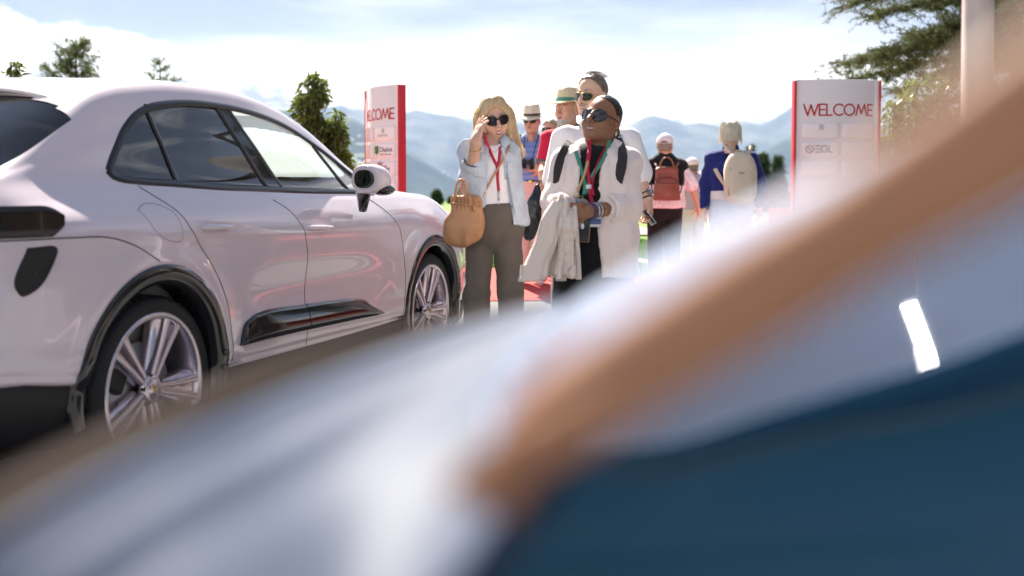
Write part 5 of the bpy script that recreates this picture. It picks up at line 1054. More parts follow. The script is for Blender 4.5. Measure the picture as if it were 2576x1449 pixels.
# ------------------------------------------------------------------ woman in the pale open shirt
M_gauze = cloth('pale pink crinkled cotton', (.88, .745, .71), var=.04, vscale=20, bump=.7, bs=140, stretch=(1, 1, .10)); M_black = cloth('black jersey', (.010, .010, .013)); M_strapb = cloth('dark brown webbing', (.040, .034, .038), bump=.5); M_green = mat('green ribbon', (.06, .27, .20), .5); M_bead = mat('wooden bead', (.58, .38, .20), .45); M_dhair = hair_mat('black hair', (.012, .009, .009), (.035, .022, .016)); M_puff = cloth('cream padded fabric', (.76, .65, .59), .7, .3, 120); M_nail = mat('red nail', (.60, .05, .03), .2, coat=.6); M_badge = mat('white card', (.72, .70, .74), .4); M_blue = mat('blue print', (.10, .14, .36), .5)
def pale_woman():
    P = Person(1492, 5.4, 1.66, 'smiling woman in an open pale pink shirt over black, sunglasses, hands clasped in front', SK_dark, 0, .20, 1.18, .05, True); J = P.J
    J['head'] = P.L(1516, 300, 0) + [0, .03, 0]; J['neck'] = P.L(1506, 362, .01); J['shL'] = P.L(1423, 400, .01); J['shR'] = P.L(1574, 403, .03); J['elL'] = P.L(1398, 505, -.03); J['wrL'] = P.L(1412, 528, -.24); J['elR'] = P.L(1580, 520, -.05); J['wrR'] = P.L(1478, 531, -.25); J['chest'] = P.L(1497, 440); J['waist'] = P.L(1494, 520); J['hip'] = P.L(1494, 590); J['hL'] = P.L(1462, 630); J['hR'] = P.L(1530, 630); J['kL'] = P.L(1462, 800); J['kR'] = P.L(1528, 800); J['aL'] = P.L(1462, 1030, .03); J['aR'] = P.L(1528, 1030, .03)
    P.dim.update(cw=.165, cd=.13, ww=.155, wd=.135, hw=.18, hd=.15, ar=.050, le=.090)
    P.body(); P.hand('R', (-1, -.25, -.02), (0, .9, -.45), (.55, .6, .65, .7), .5, 1.0, flip=1); P.hand('L', (.85, -.30, -.05), (.1, .9, .35), (.75, .8, .85, .9), .7, 1.0, flip=-1)
    P.head(R(-34), R(-13), R(5), 1.03, 1.06, 1.12, 1.1, .064, 1.2); P.mouth(1.1, .32, M_lipd, .030); P.glasses('wide'); P.brows(M_dhair, .0025)
    g = np.random.default_rng(8); paths = []
    for i in range(26): s0 = A3(.03 + .05 * g.random(), .06 + .04 * g.random(), -.05); paths.append(catmull([s0, s0 + [.01 * g.random(), .012, -.05], s0 + [.03 * g.random(), .02 * g.random(), -.09 - .03 * g.random()]], 7))
    S = Solid((-.12, -.14, -.15), (.12, .17, .16), .0045); S.ell((0, .017, .037), (.081, .099, .087)); S.ell((0, .06, -.03), (.060, .05, .055), .03); S.ell((0, .118, -.03), (.038, .036, .040), .015); S.half((0, -.041, .076), (0, -.83, -.56)); S.half((0, .02, -.075), (0, -.2, -1)); P.hsolid(S, 'hair', M_dhair, lambda V: .0018 * vnoise(V * [1, .25, 1], 120), ribbons(paths, .0009))
    for q in (1,): P.hm(MB().ellipsoid((q * .084, .014, -.062), (.005, .006, .013), 8, 10), 'earring', mat('pearl earring', (.7, .62, .5), .2, metal=.3))
    P.shirt(M_black, 'black_dress', .012, .2, .30, neck_r=.075, sl_t=0, flare=.06, folds=folds_fn(.005, 7, .002, (1, 1, .3)), step=.011); P.shoes(mat('dark shoe', (.03, .03, .03), .5))
    wl = lambda Z: np.interp(Z, [.60, 1.12, 1.36, 1.45], [-.085, -.088, -.075, -.06]); wr = lambda Z: np.interp(Z, [.60, .85, 1.16, 1.30, 1.40], [.050, .028, .000, .035, .075])
    P.shirt(M_gauze, 'open_shirt', .022, 1.42, P.L(1550, 690)[2], step=.008, sl_t=.022, k=.03, neck_r=.07, wedge=lambda X, Z: np.minimum(X - wl(Z), wr(Z) - X), folds=folds_fn(.008, 10, .004, (1, 1, .5), 3., .0045), flare=.045)
    P.collar(M_gauze, 'shirt_collar', .074, .116, .022, .075, 42, tip=.03)
    for side, f, r in (('R', .36, .072),):
        w, e = J['wr' + side], J['el' + side]; a = e + (w - e) * (f - .14); b = e + (w - e) * (f + .16); S = Solid(np.minimum(a, b) - .12, np.maximum(a, b) + .12, .006); S.cap(a, b, r * 1.04, r * .98, 0); d = (w - e) / np.linalg.norm(w - e); S.half(b - d * .0, d); S.half(a, -d); S.cap(a, b + d * .1, r * .8, r * .78, 0, 's'); skin_obj(S, 'sleeve_cuff', M_gauze, P.root, folds_fn(.005, 14, .003))
    for k in range(5): MB().ellipsoid(P.surf(1531 - 7 * k + (7 if k > 2 else 0), 414 + 31 * k, .001), (.0065, .003, .0065), 6, 10).build('button', M_gauze, P.root)
    # backpack straps at both shoulders
    for pts in ([P.L(1434, 360, .05), P.surf(1422, 378, .012), P.surf(1410, 405, .012), P.surf(1405, 430, .012), P.surf(1404, 452, .004), P.L(1398, 468, .02)], [P.L(1552, 350, .06), P.surf(1561, 372, .012), P.surf(1565, 398, .012), P.surf(1562, 424, .012), P.surf(1556, 446, .004), P.L(1556, 466, .02)]): MB().tube(catmull(pts, 28), .026, 8, flat=.22, up=(0, -1, 0)).build('backpack_strap', M_strapb, P.root)
    # lanyards and beads
    for m, o, pts in ((M_green, .0, [(1448, 380), (1462, 425), (1472, 470), (1470, 490)]), (M_green, .004, [(1535, 352), (1520, 395), (1492, 440), (1474, 486)]), (M_lany, .006, [(1484, 352), (1482, 385), (1478, 420), (1487, 470), (1492, 492)]), (M_lany, .008, [(1528, 364), (1512, 392), (1497, 432), (1490, 470), (1483, 500)])):
        P.strap([P.surf(x, y, .004 + o) for x, y in catmull(pts, 9)], .0115, m, 'lanyard', n=30)
    P.strap([P.surf(1484, 476, .008), P.surf(1486, 492, .008), P.surf(1489, 510, .008)], .011, M_lany, 'lanyard'); MB().box(P.surf(1481, 470, .012), (.028, .008, .022), bev=.003).build('buckle', mat('white plastic', (.75, .75, .77), .3), P.root)
    bd = catmull([P.surf(x, y, .012) for x, y in ((1478, 408), (1470, 440), (1458, 470), (1450, 494))], 24)
    for q in bd: MB().ellipsoid(q, (.0072, .0072, .0072), 7, 10).build('bead', M_bead, P.root)
    MB().ellipsoid(P.surf(1449, 490, .016), (.017, .013, .018)).build('shell_pendant', mat('shell', (.74, .60, .46), .4), P.root); a = np.linspace(0, 6.2832, 17); c = P.surf(1461, 497, .02); MB().tube(np.stack([c[0] + .012 * np.cos(a), c[1] + 0 * a, c[2] + .008 * np.sin(a)], 1), .0018, 5, cap=False).build('ring_clip', M_gold, P.root)
    MB().ellipsoid(P.surf(1460, 512, .014), (.042, .02, .026)).build('grey_pompom', cloth('grey felt', (.33, .33, .34), bump=.8, bs=90), P.root)
    # bracelets on her left wrist
    w, e = J['wrR'], J['elR']; d = (e - w) / np.linalg.norm(e - w); u = np.cross(d, [0, 0, 1]); u /= np.linalg.norm(u); v = np.cross(d, u)
    for f, m, r in ((.015, mat('violet cord', (.10, .06, .16), .6), .0045), (.030, mat('violet cord', (.14, .09, .15), .6), .004), (.047, M_metal, .0035), (.058, mat('grey cord', (.20, .18, .20), .5), .004), (.068, M_metal, .003), (.090, M_gold, .0013)):
        MB().tube(np.stack([w + d * f * 1.0 + (.0335 + f * .05) * (math.cos(q) * u + math.sin(q) * v) for q in np.linspace(0, 6.2832, 25)]), r, 6, cap=False).build('bracelet', m, P.root)
    P.finish()
    # nails
    # wallet and event badge hanging in front
    wl_ = P.on('wallet', 'black wallet with tan edge hanging in front of the woman in the pale shirt', 'wallet'); c = P.L(1461, 568, -.215); MB().box(c, (.086, .016, .150), rot=rotm(0, R(4), 0), bev=.004).build('wallet_cover', mat('black leather', (.012, .012, .013), .35, coat=.3), wl_); MB().box(c + [0, .0005, 0], (.091, .010, .155), rot=rotm(0, R(4), 0), bev=.003).build('wallet_edge', M_tanl, wl_); MB().ellipsoid(c + [.006, -.008, .0], (.011, .003, .017)).build('wallet_emblem', M_metal, wl_)
    bg = P.on('name_badge', 'white and blue event badge below the clasped hands', 'badge'); c = P.L(1491, 552, -.216); MB().box(c, (.080, .004, .072), bev=.0015).build('badge_card', M_badge, bg); MB().box(c + [0, -.0025, -.010], (.079, .002, .026)).build('badge_band', M_blue, bg)
    for k in range(3): MB().box(c + [0, -.0030, .026 - .012 * k], (.055 - .012 * k, .0012, .0045)).build('badge_line', M_blue, bg)
    # cream padded jacket over the forearm
    jk = P.on('draped_jacket', 'cream padded jacket draped over the forearm of the woman in the pale shirt', 'jacket')
    def fold_sheet(name, top, bot, waves, amp, seed, th=.010, back=.10, hem=0., seg=0, sag=.0):
        """cloth hung over the forearm: falls in front (and a little behind) from a top line to a hem line"""
        nu, nv = 70, 46; T = catmull([P.L(*q) for q in top], nu); B = catmull([P.L(*q) for q in bot], nu); v = np.linspace(0, 1, nv); u = np.linspace(0, 1, nu)[None]
        G = T[None] * (1 - v[:, None, None]) + B[None] * v[:, None, None]; q = np.stack([np.repeat(u, nv, 0).ravel() * 3 + seed, np.repeat(v, nu) * .8, 0 * np.repeat(v, nu)], 1); ph = vnoise(q, 1.7).reshape(nv, nu) * 2.2
        w = np.sin(u * waves * 6.283 + ph + seed); w = np.sign(w) * np.abs(w)**.7; am = amp * (.25 + .9 * v[:, None]**.8)
        G[..., 1] -= am * w; G[..., 0] += am * .6 * np.cos(u * waves * 6.283 + ph + seed); G[..., 1] -= .05 * np.sin(np.pi * np.minimum(1, v * 2.2))[:, None] * .5
        G[..., 2] += hem * np.sin(u * 6.283 * 1.3 + seed) * v[:, None]**3 - sag * np.sin(np.pi * u) * v[:, None]
        if seg: G[..., 1] -= .010 * np.abs(np.sin(v * seg * np.pi))[:, None]**.6
        over = G[:1] + np.array([0, 1, 0]) * np.linspace(back, .0, 8)[:-1, None, None] + np.array([0, 0, 1]) * (.035 * np.sin(np.linspace(0, np.pi, 8)[:-1]) - .10 * np.linspace(1, 0, 8)[:-1]**2)[:, None, None]
        G = np.concatenate([over, G]); n = np.cross(np.gradient(G, axis=1), np.gradient(G, axis=0)); n /= np.linalg.norm(n, axis=2, keepdims=True) + 1e-9; K = G + n * th; a, b = G.shape[:2]; V = np.concatenate([G.reshape(-1, 3), K.reshape(-1, 3)]); V = V + vnormals_fold(V)
        i = np.arange(a * b).reshape(a, b); f = lambda k: np.stack([k[:-1, :-1], k[1:, :-1], k[1:, 1:], k[:-1, 1:]], -1).reshape(-1, 4); Q = [f(i), f(i)[:, ::-1] + a * b] + [np.stack([e[:-1], e[1:], e[1:] + a * b, e[:-1] + a * b], 1) for e in (i[0], i[-1], i[:, 0], i[:, -1])]
        return mesh_np(name, V, np.concatenate(Q), M_puff, jk)
    vnormals_fold = lambda V: np.stack([0 * V[:, 0], .005 * vnoise(V * [1, 1, .6], 15) + .003 * vnoise(V, 34), 0 * V[:, 0]], 1)
    fold_sheet('jacket_back', [(1392, 502, -.20), (1450, 510, -.22)], [(1352, 690, -.17), (1456, 700, -.20)], 2.2, .022, 1.0, hem=.015)
    fold_sheet('jacket_front', [(1393, 500, -.27), (1412, 494, -.28), (1440, 512, -.27)], [(1348, 668, -.26), (1390, 700, -.27), (1424, 698, -.26)], 2.4, .026, 3.1, hem=.02)
    fold_sheet('quilted_panel', [(1416, 532, -.30), (1440, 536, -.30)], [(1408, 690, -.29), (1442, 694, -.29)], .8, .012, 2.0, th=.02, seg=6, back=.03)
    fold_sheet('jacket_facing', [(1436, 530, -.29), (1452, 528, -.28)], [(1444, 700, -.27), (1462, 704, -.26)], .7, .012, 5.0, back=.03)
    c = catmull([P.L(1404, 506, -.29), P.L(1388, 540, -.31), P.L(1374, 600, -.30), P.L(1350, 660, -.29), P.L(1336, 702, -.29)], 30); a = np.linspace(0, 2 * np.pi, 33)[:-1]; rw = np.interp(np.linspace(0, 1, 30), [0, .2, .6, 1], [.030, .046, .056, .062]); G = np.stack([c + np.stack([rw * math.cos(t) * (1 + .12 * math.sin(3 * t + 1)), rw * .42 * math.sin(t) * (1 + .2 * math.sin(5 * t)), 0 * rw], 1) for t in a], 1); G = G + (.006 * vnoise(G.reshape(-1, 3) * [1, 1, .5], 16)).reshape(30, 32, 1)
    lip = G[-1:] + [0, 0, -.008]; ins = (G[-1:] - c[-1]) * .88 + c[-1] + [0, 0, .004]; deep = (G[-1:] - c[-1]) * .8 + c[-1] + [0, 0, .07]; MB().grid(np.concatenate([G, lip, ins, deep]), closed_v=True).build('jacket_sleeve', M_puff, jk)
pale_woman()

# ------------------------------------------------------------------ man in the white polo shirt
M_wpolo = cloth('white polo knit', (.85, .82, .86), stripes=None, var=.02, vscale=12, bump=.3, bs=260); M_ghair = hair_mat('greying brown hair', (.12, .085, .065), (.24, .20, .18)); M_beard = hair_mat('grey stubble', (.30, .23, .19), (.42, .38, .36), 1.5)
def white_polo():
    P = Person(1492, 6.5, 1.87, 'tall smiling man in a white polo shirt and gold aviator sunglasses', SK_fair, 0, .205, 1.1, .03); J = P.J
    J['head'] = P.L(1488, 240, 0); J['neck'] = P.L(1497, 306, .02); J['shL'] = P.L(1423, 345, .0); J['shR'] = P.L(1577, 345, .05); J['elL'] = P.L(1400, 455, .0); J['wrL'] = P.L(1420, 540, -.05); J['elR'] = P.L(1606, 440, .05); J['wrR'] = P.L(1627, 500, -.02); J['chest'] = P.L(1497, 395, .02); P.dim.update(cw=.20, cd=.135, ar=.050, le=.09)
    P.body(); P.hand('R', (.05, -.15, -1), (-.75, -.55, -.1), (.55, .6, .62, .6), .6, 1.08, flip=-1); P.hand('L', (0, -.2, -1), (1, .2, 0))
    P.head(R(-36), R(3), R(3), 1.05, 1.0, 1.06, 1.12, .062, 1.0); P.mouth(1.0, .35, w=.024); P.glasses('aviator', M_gold); P.brows(M_ghair, .003)
    g = np.random.default_rng(15); paths = []
    for i in range(160): u = g.random() * 2 - 1; s0 = A3(u * .06, -.055 + .09 * g.random(), .116 - .035 * u * u); paths.append(catmull([s0, s0 + [u * .012 + .004, .015 + .02 * g.random(), .016 + .008 * g.random()], s0 + [u * .02 + .008, .05, .012]], 6))
    P.cap_hair(M_ghair, .006, (0, -.044, .081), (0, -.82, -.57), .0028, ribbons(paths, .0011), low=-.055)
    S = Solid((-.1, -.14, -.15), (.1, .05, .02), .004); S.ell((0, -.036, -.078), (.0525, .056, .047), .02); S.ell((0, -.073, -.100), (.027, .019, .020), .02); S.ell((0, -.088, -.052), (.030, .014, .011), .01); S.ell((0, -.100, -.066), (.019, .02, .0085), .004, 's'); S.half((0, -.01, 0), (0, 1, .3)); S.half((0, 0, -.030), (0, .15, 1)); P.hsolid(S, 'beard', M_beard, lambda V: .0022 * vnoise(V, 160))
    P.shirt(M_wpolo, 'polo_shirt', .018, .98, .92, sl_t=.034, folds=folds_fn(.008, 8, .003, (1, 1, .7), 5.)); P.collar(M_wpolo, 'polo_collar', .070, .102, .030, .055, 30, tip=.02); P.trousers(cloth('dark trousers', (.05, .05, .06))); P.shoes(mat('brown shoe', (.10, .05, .03), .5))
    P.strap([P.L(1481, 290, -.06), P.surf(1485, 312, .008), P.surf(1492, 326, .006), P.surf(1500, 340, .006), P.surf(1515, 368, .006)], .012, M_lany, 'lanyard')
    w, e = J['wrR'], J['elR']; d = (e - w) / np.linalg.norm(e - w); u = np.cross(d, [0, 1, 0]); u /= np.linalg.norm(u); v = np.cross(d, u); c = w + d * .03
    wt = MB().tube(np.stack([c + .036 * (math.cos(q) * u + math.sin(q) * v) for q in np.linspace(0, 6.2832, 25)]), .012, 6, cap=False, flat=.3, up=d).build('watch_strap', mat('blue black rubber', (.05, .055, .07), .5), P.root); n = np.array([.55, -.8, .2]); n -= (n @ d) * d; n /= np.linalg.norm(n)
    q = c + n * .036; MB().tube(np.array([q - n * .004, q + n * .006]), .021, 20).build('watch_case', M_gold, P.root); MB().tube(np.array([q + n * .006, q + n * .0075]), .0185, 20).build('watch_dial', mat('watch dial', (.35, .42, .52), .12, coat=.5), P.root)
    MB().tube(np.stack([w - d * .0 + .036 * (math.cos(t) * u + math.sin(t) * v) - d * .0 for t in np.linspace(0, 6.2832, 25)]), .006, 6, cap=False).build('wrist_band', M_gloss, P.root); P.finish()
    ph = P.on('mobile_phone', 'silver phone held in the hand beside the pale shirt sleeve', 'phone'); c = P.L(1633, 546, -.07); MB().box(c, (.014, .07, .105), rot=rotm(R(-18), R(-30), R(25)), bev=.004).build('phone_body', mat('phone metal', (.35, .35, .37), .25, metal=.8), ph); MB().box(c + [-.006, -.004, 0], (.006, .062, .096), rot=rotm(R(-18), R(-30), R(25)), bev=.002).build('phone_screen', M_gloss, ph)
white_polo()
# ------------------------------------------------------------------ men with straw hats
M_straw = mat('straw', (.66, .54, .36), .7, var=.10, vscale=40, bump=.6, bscale=90, bdist=.003); M_straw2 = mat('cream straw', (.70, .62, .50), .7, var=.06, vscale=40, bump=.5, bscale=90, bdist=.003)
def hat(P, m, band, label_part='hat', brim=.145, ch=.115, tilt=0., z0=.045, curl=.02, pinch=.02):
    a = np.linspace(0, 2 * np.pi, 49)[:-1]; ca, sa = np.cos(a), np.sin(a); T = rotm(tilt, 0, 0); rows = []
    ring = lambda rx, ry, z: np.stack([rx * ca, ry * sa + .012, z + 0 * a], 1)
    wob = curl * (ca**2) - curl * .8 * (sa < 0) * sa**2
    for f in (.0, .5, .9, 1.0, 1.0): rows.append(ring(.082 + (brim - .082) * f, .100 + (brim * 1.08 - .100) * f, 0) + np.stack([0 * a, 0 * a, wob * f**2 - .006 * (f == 1.0)], 1))
    rows = rows[::-1]; rows[0] = rows[0] - [0, 0, .004]
    for r, z in ((1.0, .01), (.985, .04), (.95, .075), (.89, ch - .018), (.80, ch - .004), (.6, ch - .002), (.3, ch - .012), (.02, ch - .016)):
        q = ring(.083 * r, .101 * r, z); q[:, 2] += -pinch * (z > .07) * np.exp(-((q[:, 0]) / .02)**2) * .5; rows.append(q)
    f = lambda V: np.asarray(V) @ T.T + [0, 0, z0]
    h = P.hm(MB().add(f(np.concatenate(rows)), MB().grid(np.array(rows), closed_v=True).Q[0]), label_part, m); bb = []
    for r, z in ((.0845, .008), (.0865, .010), (.0855, .030), (.083, .033)): bb.append(ring(r, r * 1.215, z))
    P.hm(MB().add(f(np.concatenate(bb)), MB().grid(np.array(bb), closed_v=True).Q[0]), 'hat_band', band, h); return h
M_rpolo = cloth('red polo knit', (.52, .012, .05)); M_white_hair = hair_mat('white beard', (.62, .58, .54), (.40, .36, .33), 1.5)
def red_polo():
    P = Person(1440, 8.6, 1.80, 'bearded man in a red polo shirt and straw hat with green band', SK_tan, 0, .20, 1.1, .05); J = P.J
    J['head'] = P.L(1427, 275, 0); J['neck'] = P.L(1433, 320, .02); J['shL'] = P.L(1384, 344, .0); J['shR'] = P.L(1490, 344, .05); J['elL'] = P.L(1372, 408, .02); J['wrL'] = P.L(1364, 436, -.16); J['chest'] = P.L(1437, 385); P.body(); P.hand('L', (-.05, -.35, -.9), (.8, .2, -.1), (.5, .5, .55, .6), .4, 1.1, flip=1)
    P.head(R(-40), R(2), R(0), 1.05, 1.02, 1.05, 1.15, .060, open_eyes=True); P.mouth(.2, .0); P.brows(M_white_hair, .0035)
    S = Solid((-.1, -.14, -.15), (.1, .05, .02), .0045); S.ell((0, -.030, -.078), (.0565, .066, .054), .02); S.ell((0, -.075, -.105), (.034, .024, .026), .02); [S.cap((q * .066, .0, -.03), (q * .045, -.03, -.08), .012, .02, .02) for q in (-1, 1)]; S.ell((0, -.089, -.053), (.028, .013, .009), .01); S.ell((0, -.102, -.066), (.016, .02, .007), .004, 's'); S.half((0, .005, 0), (0, 1, .3)); S.half((0, 0, -.034), (0, .2, 1)); P.hsolid(S, 'beard', M_white_hair, lambda V: .003 * vnoise(V, 150)); P.cap_hair(M_white_hair, .006, (0, -.01, .03), (0, -.9, .3), .002)
    hat(P, M_straw, M_green, brim=.155, z0=.050, tilt=R(-4)); P.shirt(M_rpolo, 'polo_shirt', .018, .92, .92, sl_t=.030, folds=folds_fn(.008, 9, .003, (1, 1, .8), 2.)); P.collar(cloth('grey knit collar', (.10, .09, .09)), 'polo_collar', .066, .100, .040, .05, 30, tip=.02); e = J['shL'] + (J['elL'] - J['shL']) * .98; d = (J['elL'] - J['shL']); d /= np.linalg.norm(d)
    MB().tube(np.array([e - d * .02, e - d * .008, e + d * .008, e + d * .026]), [.083, .086, .085, .078], 18).build('sleeve_band', cloth('grey knit', (.12, .10, .10)), P.root)
    P.trousers(cloth('beige trousers', (.50, .40, .33))); P.shoes(mat('tan shoe', (.25, .15, .08), .5)); P.finish()
    B = P.on('black_bag', 'glossy black bag hanging between the two women, held by the man in red', 'bag'); q = [P.L(1352, 470, -.25), P.L(1346, 510, -.26), P.L(1334, 555, -.26), P.L(1331, 590, -.26)]; S = Solid(np.min(q, 0) - .16, np.max(q, 0) + .16, .009)
    for a_, b_, r0, r1 in ((0, 1, .020, .05), (1, 2, .05, .075), (2, 3, .075, .045)): S.cap(q[a_], q[b_], r0, r1, .03, sq=(1, 1.6, 1))
    skin_obj(S, 'bag_body', mat('black nylon', (.010, .011, .016), .32, coat=.3), B, folds_fn(.010, 11, .005, (1, 1, .4))); MB().tube(catmull([q[0] + [0, 0, -.02], P.L(1360, 455, -.2), J['wrL'] + [0, -.02, -.09]], 10), .006, 6).build('bag_handle', M_strapb, B)
red_polo()
M_bpolo = cloth('blue striped polo knit', (.25, .33, .66), stripes=(2, 17.5, .10, (.06, .07, .22))); M_cream = cloth('cream cotton trousers', (.72, .58, .53)); M_binoc = mat('binocular rubber', (.015, .015, .017), .45)
def blue_polo():
    P = Person(1334, 11.2, 1.81, 'older man in a blue striped polo and cream fedora, holding binoculars', SK_tan, 0, .19, 1.05, .05); J = P.J
    J['head'] = P.L(1338, 304, 0); J['neck'] = P.L(1336, 344, .0); J['elL'] = P.L(1284, 425, .08); J['wrL'] = P.L(1288, 470, .05); J['elR'] = P.L(1386, 425, .02); J['wrR'] = P.L(1362, 424, -.20); P.body(); P.hand('R', (-1, -.05, .12), (0, .9, -.2), (.25, .28, .3, .35), .5, 1.12, flip=1, step=.0055); P.hand('L', (0, 0, -1), (1, 0, 0), step=.007)
    P.head(R(-16), R(4), 0, 1.05, .98, 1.0, 1.15, .058); P.mouth(-.3, .0); P.glasses('small'); S = Solid((-.05, -.13, -.08), (.05, -.05, -.03), .004); S.ell((0, -.093, -.052), (.026, .010, .008)); P.hsolid(S, 'moustache', M_white_hair); P.cap_hair(M_white_hair, .005, (0, .0, .02), (0, -.95, .2), .002)
    h = hat(P, M_straw2, mat('brown band', (.07, .04, .04), .6), brim=.158, ch=.125, z0=.042, tilt=R(3), curl=.024)
    P.shirt(M_bpolo, 'polo_shirt', .016, .95, P.L(1334, 460)[2], sl_t=.030, step=.011, folds=folds_fn(.006, 8, .003, (1, 1, 1.), 7.)); P.collar(cloth('blue knit collar', (.28, .36, .68)), 'polo_collar', .064, .100, .03, .07, 34, tip=.02); P.trousers(M_cream, .020, .02, P.L(1334, 456)[2], step=.013)
    S = Solid((-.26, -.26, .9), (.26, .26, 1.2), .011); z = P.L(1334, 457.5)[2]; S.ell((0, 0, z), (.155 + .028, .155 + .020, .2), pw=2.2); S.half((0, 0, z + .018), (0, 0, 1)); S.half((0, 0, z - .018), (0, 0, -1)); skin_obj(S, 'belt', mat('black leather belt', (.012, .01, .01), .4), P.root); MB().box((.0, -.178, z), (.04, .01, .034), bev=.003).build('belt_buckle', M_gold, P.root); P.shoes(mat('white trainer', (.7, .68, .66), .5))
    P.strap([P.L(1308, 339, .03), P.L(1301, 352, -.09), P.L(1297, 372, -.14), P.L(1294, 392, -.10)], .024, M_strapb, 'backpack_strap', th=.006); P.finish()
    B = P.on('binoculars', 'black binoculars hanging on a strap at the chest of the man in blue', 'binoculars')
    for x, y0, y1 in ((1317.5, 396, 424), (1338, 399, 426)): a, b = P.L(x, y0, -.215), P.L(x, y1, -.215); MB().tube(np.array([a, a + (b - a) * .15, a + (b - a) * .5, a + (b - a) * .55, b]), [.017, .020, .020, .025, .026], 14).build('barrel', M_binoc, B)
    MB().box(P.L(1328, 408, -.215), (.06, .02, .05), bev=.006).build('bridge', M_binoc, B)
    for pts in ([(1317, 396, -.21), (1317.5, 370, -.165), (1320, 345, -.10)], [(1340, 399, -.21), (1346, 372, -.165), (1355, 340, -.07)]): MB().tube(catmull([P.L(*p) for p in pts], 14), np.linspace(.004, .007, 14), 6).build('neck_strap', M_strapb, B)
blue_polo()

# ------------------------------------------------------------------ simple standing figures further back
def stander(px, Y, h, label, sk, shirt_m, trouser_m, hair_m, yaw=0., face=0., glasses=None, sleeve=.9, step=.013, head_y=None, hair=True, sw=.19, bulk=1., fem=False, capm=None):
    P = Person(px, Y, h, label, sk, yaw, sw, bulk, 0, fem); J = P.J; P.body(step=step + .002)
    for q, f in (('L', 1), ('R', -1)): P.hand(q, (0, -.1, -1), (f, .2, 0), flip=f, step=.008)
    P.head(face, 0, 0, .98 * P.k, 1, 1, 1, .054); P.mouth(.3, 0)
    if glasses: P.glasses(glasses)
    if hair: P.cap_hair(hair_m, .012, folds=.005)
    P.shirt(shirt_m, 'shirt', .016, sleeve, step=step, sl_t=.02); P.collar(shirt_m, 'collar'); P.trousers(trouser_m, step=step); P.shoes(mat('shoe', (.2, .18, .16), .6)); P.finish(); return P
M_navy = cloth('navy knit', (.03, .035, .07)); M_greyc = cloth('grey cloth', (.25, .25, .27)); M_blondgrey = hair_mat('blond grey hair', (.50, .40, .28), (.26, .19, .13))
q = stander(1384, 12.3, 1.74, 'person with short greying blond hair and sunglasses, peeking out between hat and red shirt', SK_tan, cloth('pale cloth', (.6, .58, .6)), M_greyc, M_blondgrey, face=R(-35), glasses='big', fem=True)
stander(727, 19., 1.44, 'grey-haired person in a blue shirt seen through the car side windows', SK_fair, cloth('blue cloth', (.20, .28, .50)), M_greyc, hair_mat('short grey hair', (.16, .14, .13), (.30, .28, .26)), yaw=R(170))
stander(872, 28., 1.58, 'dark-haired person partly hidden by the laurel behind the car', SK_tan, M_greyc, M_navy, hair_mat('dark hair', (.05, .03, .025), (.1, .07, .05)), step=.02)
stander(924, 27., 1.60, 'fair-haired person peeking out at the left edge of the narrow welcome sign', SK_fair, cloth('white cloth', (.7, .68, .68)), M_greyc, M_blondgrey, step=.02, fem=True)

# ------------------------------------------------------------------ walkers seen from behind
M_capw = cloth('white cap cotton', (.76, .70, .72), bump=.2); M_flor = mat('pink and white print', (.74, .64, .67), .85, var=.0)
def floral():
    nt = M_flor.node_tree; N = nt.nodes; L = nt.links; b = N['Principled BSDF']; tc = N.new('ShaderNodeTexCoord'); n = N.new('ShaderNodeTexNoise'); n.inputs['Scale'].default_value = 55; n.inputs['Detail'].default_value = 3; L.new(tc.outputs['Object'], n.inputs[0]); mr = N.new('ShaderNodeMapRange'); mr.inputs[1].default_value = .56; mr.inputs[2].default_value = .60; L.new(n.outputs['Fac'], mr.inputs[0])
    mx = N.new('ShaderNodeMix'); mx.data_type = 'RGBA'; mx.inputs['A'].default_value = (.80, .76, .79, 1); mx.inputs['B'].default_value = (.62, .40, .48, 1); L.new(mr.outputs[0], mx.inputs['Factor']); L.new(mx.outputs['Result'], b.inputs['Base Color'])
floral()
def baseball_cap(P, m, back_gap=True):
    S = Solid((-.12, -.24, -.06), (.12, .15, .17), .005); S.ell((0, .012, .040), (.090, .110, .098)); S.half((0, 0, .018), (0, .12, -1)); S.ell((0, .012, .030), (.083, .103, .085), 0, 's')
    if back_gap: S.ell((0, .13, .022), (.046, .06, .034), .004, 's')
    c = P.hsolid(S, 'cap', m); x = np.linspace(-1, 1, 17); G = []
    for f in (0, .4, .8, 1, 1): G.append(np.stack([x * (.078 - .004 * f), -.075 - .085 * f * np.sqrt(np.maximum(0, 1 - .75 * x * x)) + .03 * x * x, .032 - .018 * x * x - .012 * f], 1))
    G[-1] = G[-1] - [0, 0, .004]; P.hm(MB().grid(np.array(G)), 'cap_peak', m, c); P.hm(MB().ellipsoid((0, .012, .138), (.008, .008, .004)), 'cap_button', m, c)
    if back_gap: a = np.linspace(.55, np.pi - .55, 15); P.hm(MB().tube(np.stack([.086 * np.cos(a), .012 + .106 * np.sin(a), .024 + 0 * a], 1), .009, 6, flat=.3), 'cap_strap', m, c)
M_brownl = mat('red brown leather', (.22, .055, .028), .38, var=.15, vscale=9, coat=.2); M_strapbr = mat('brown leather strap', (.24, .10, .05), .45)
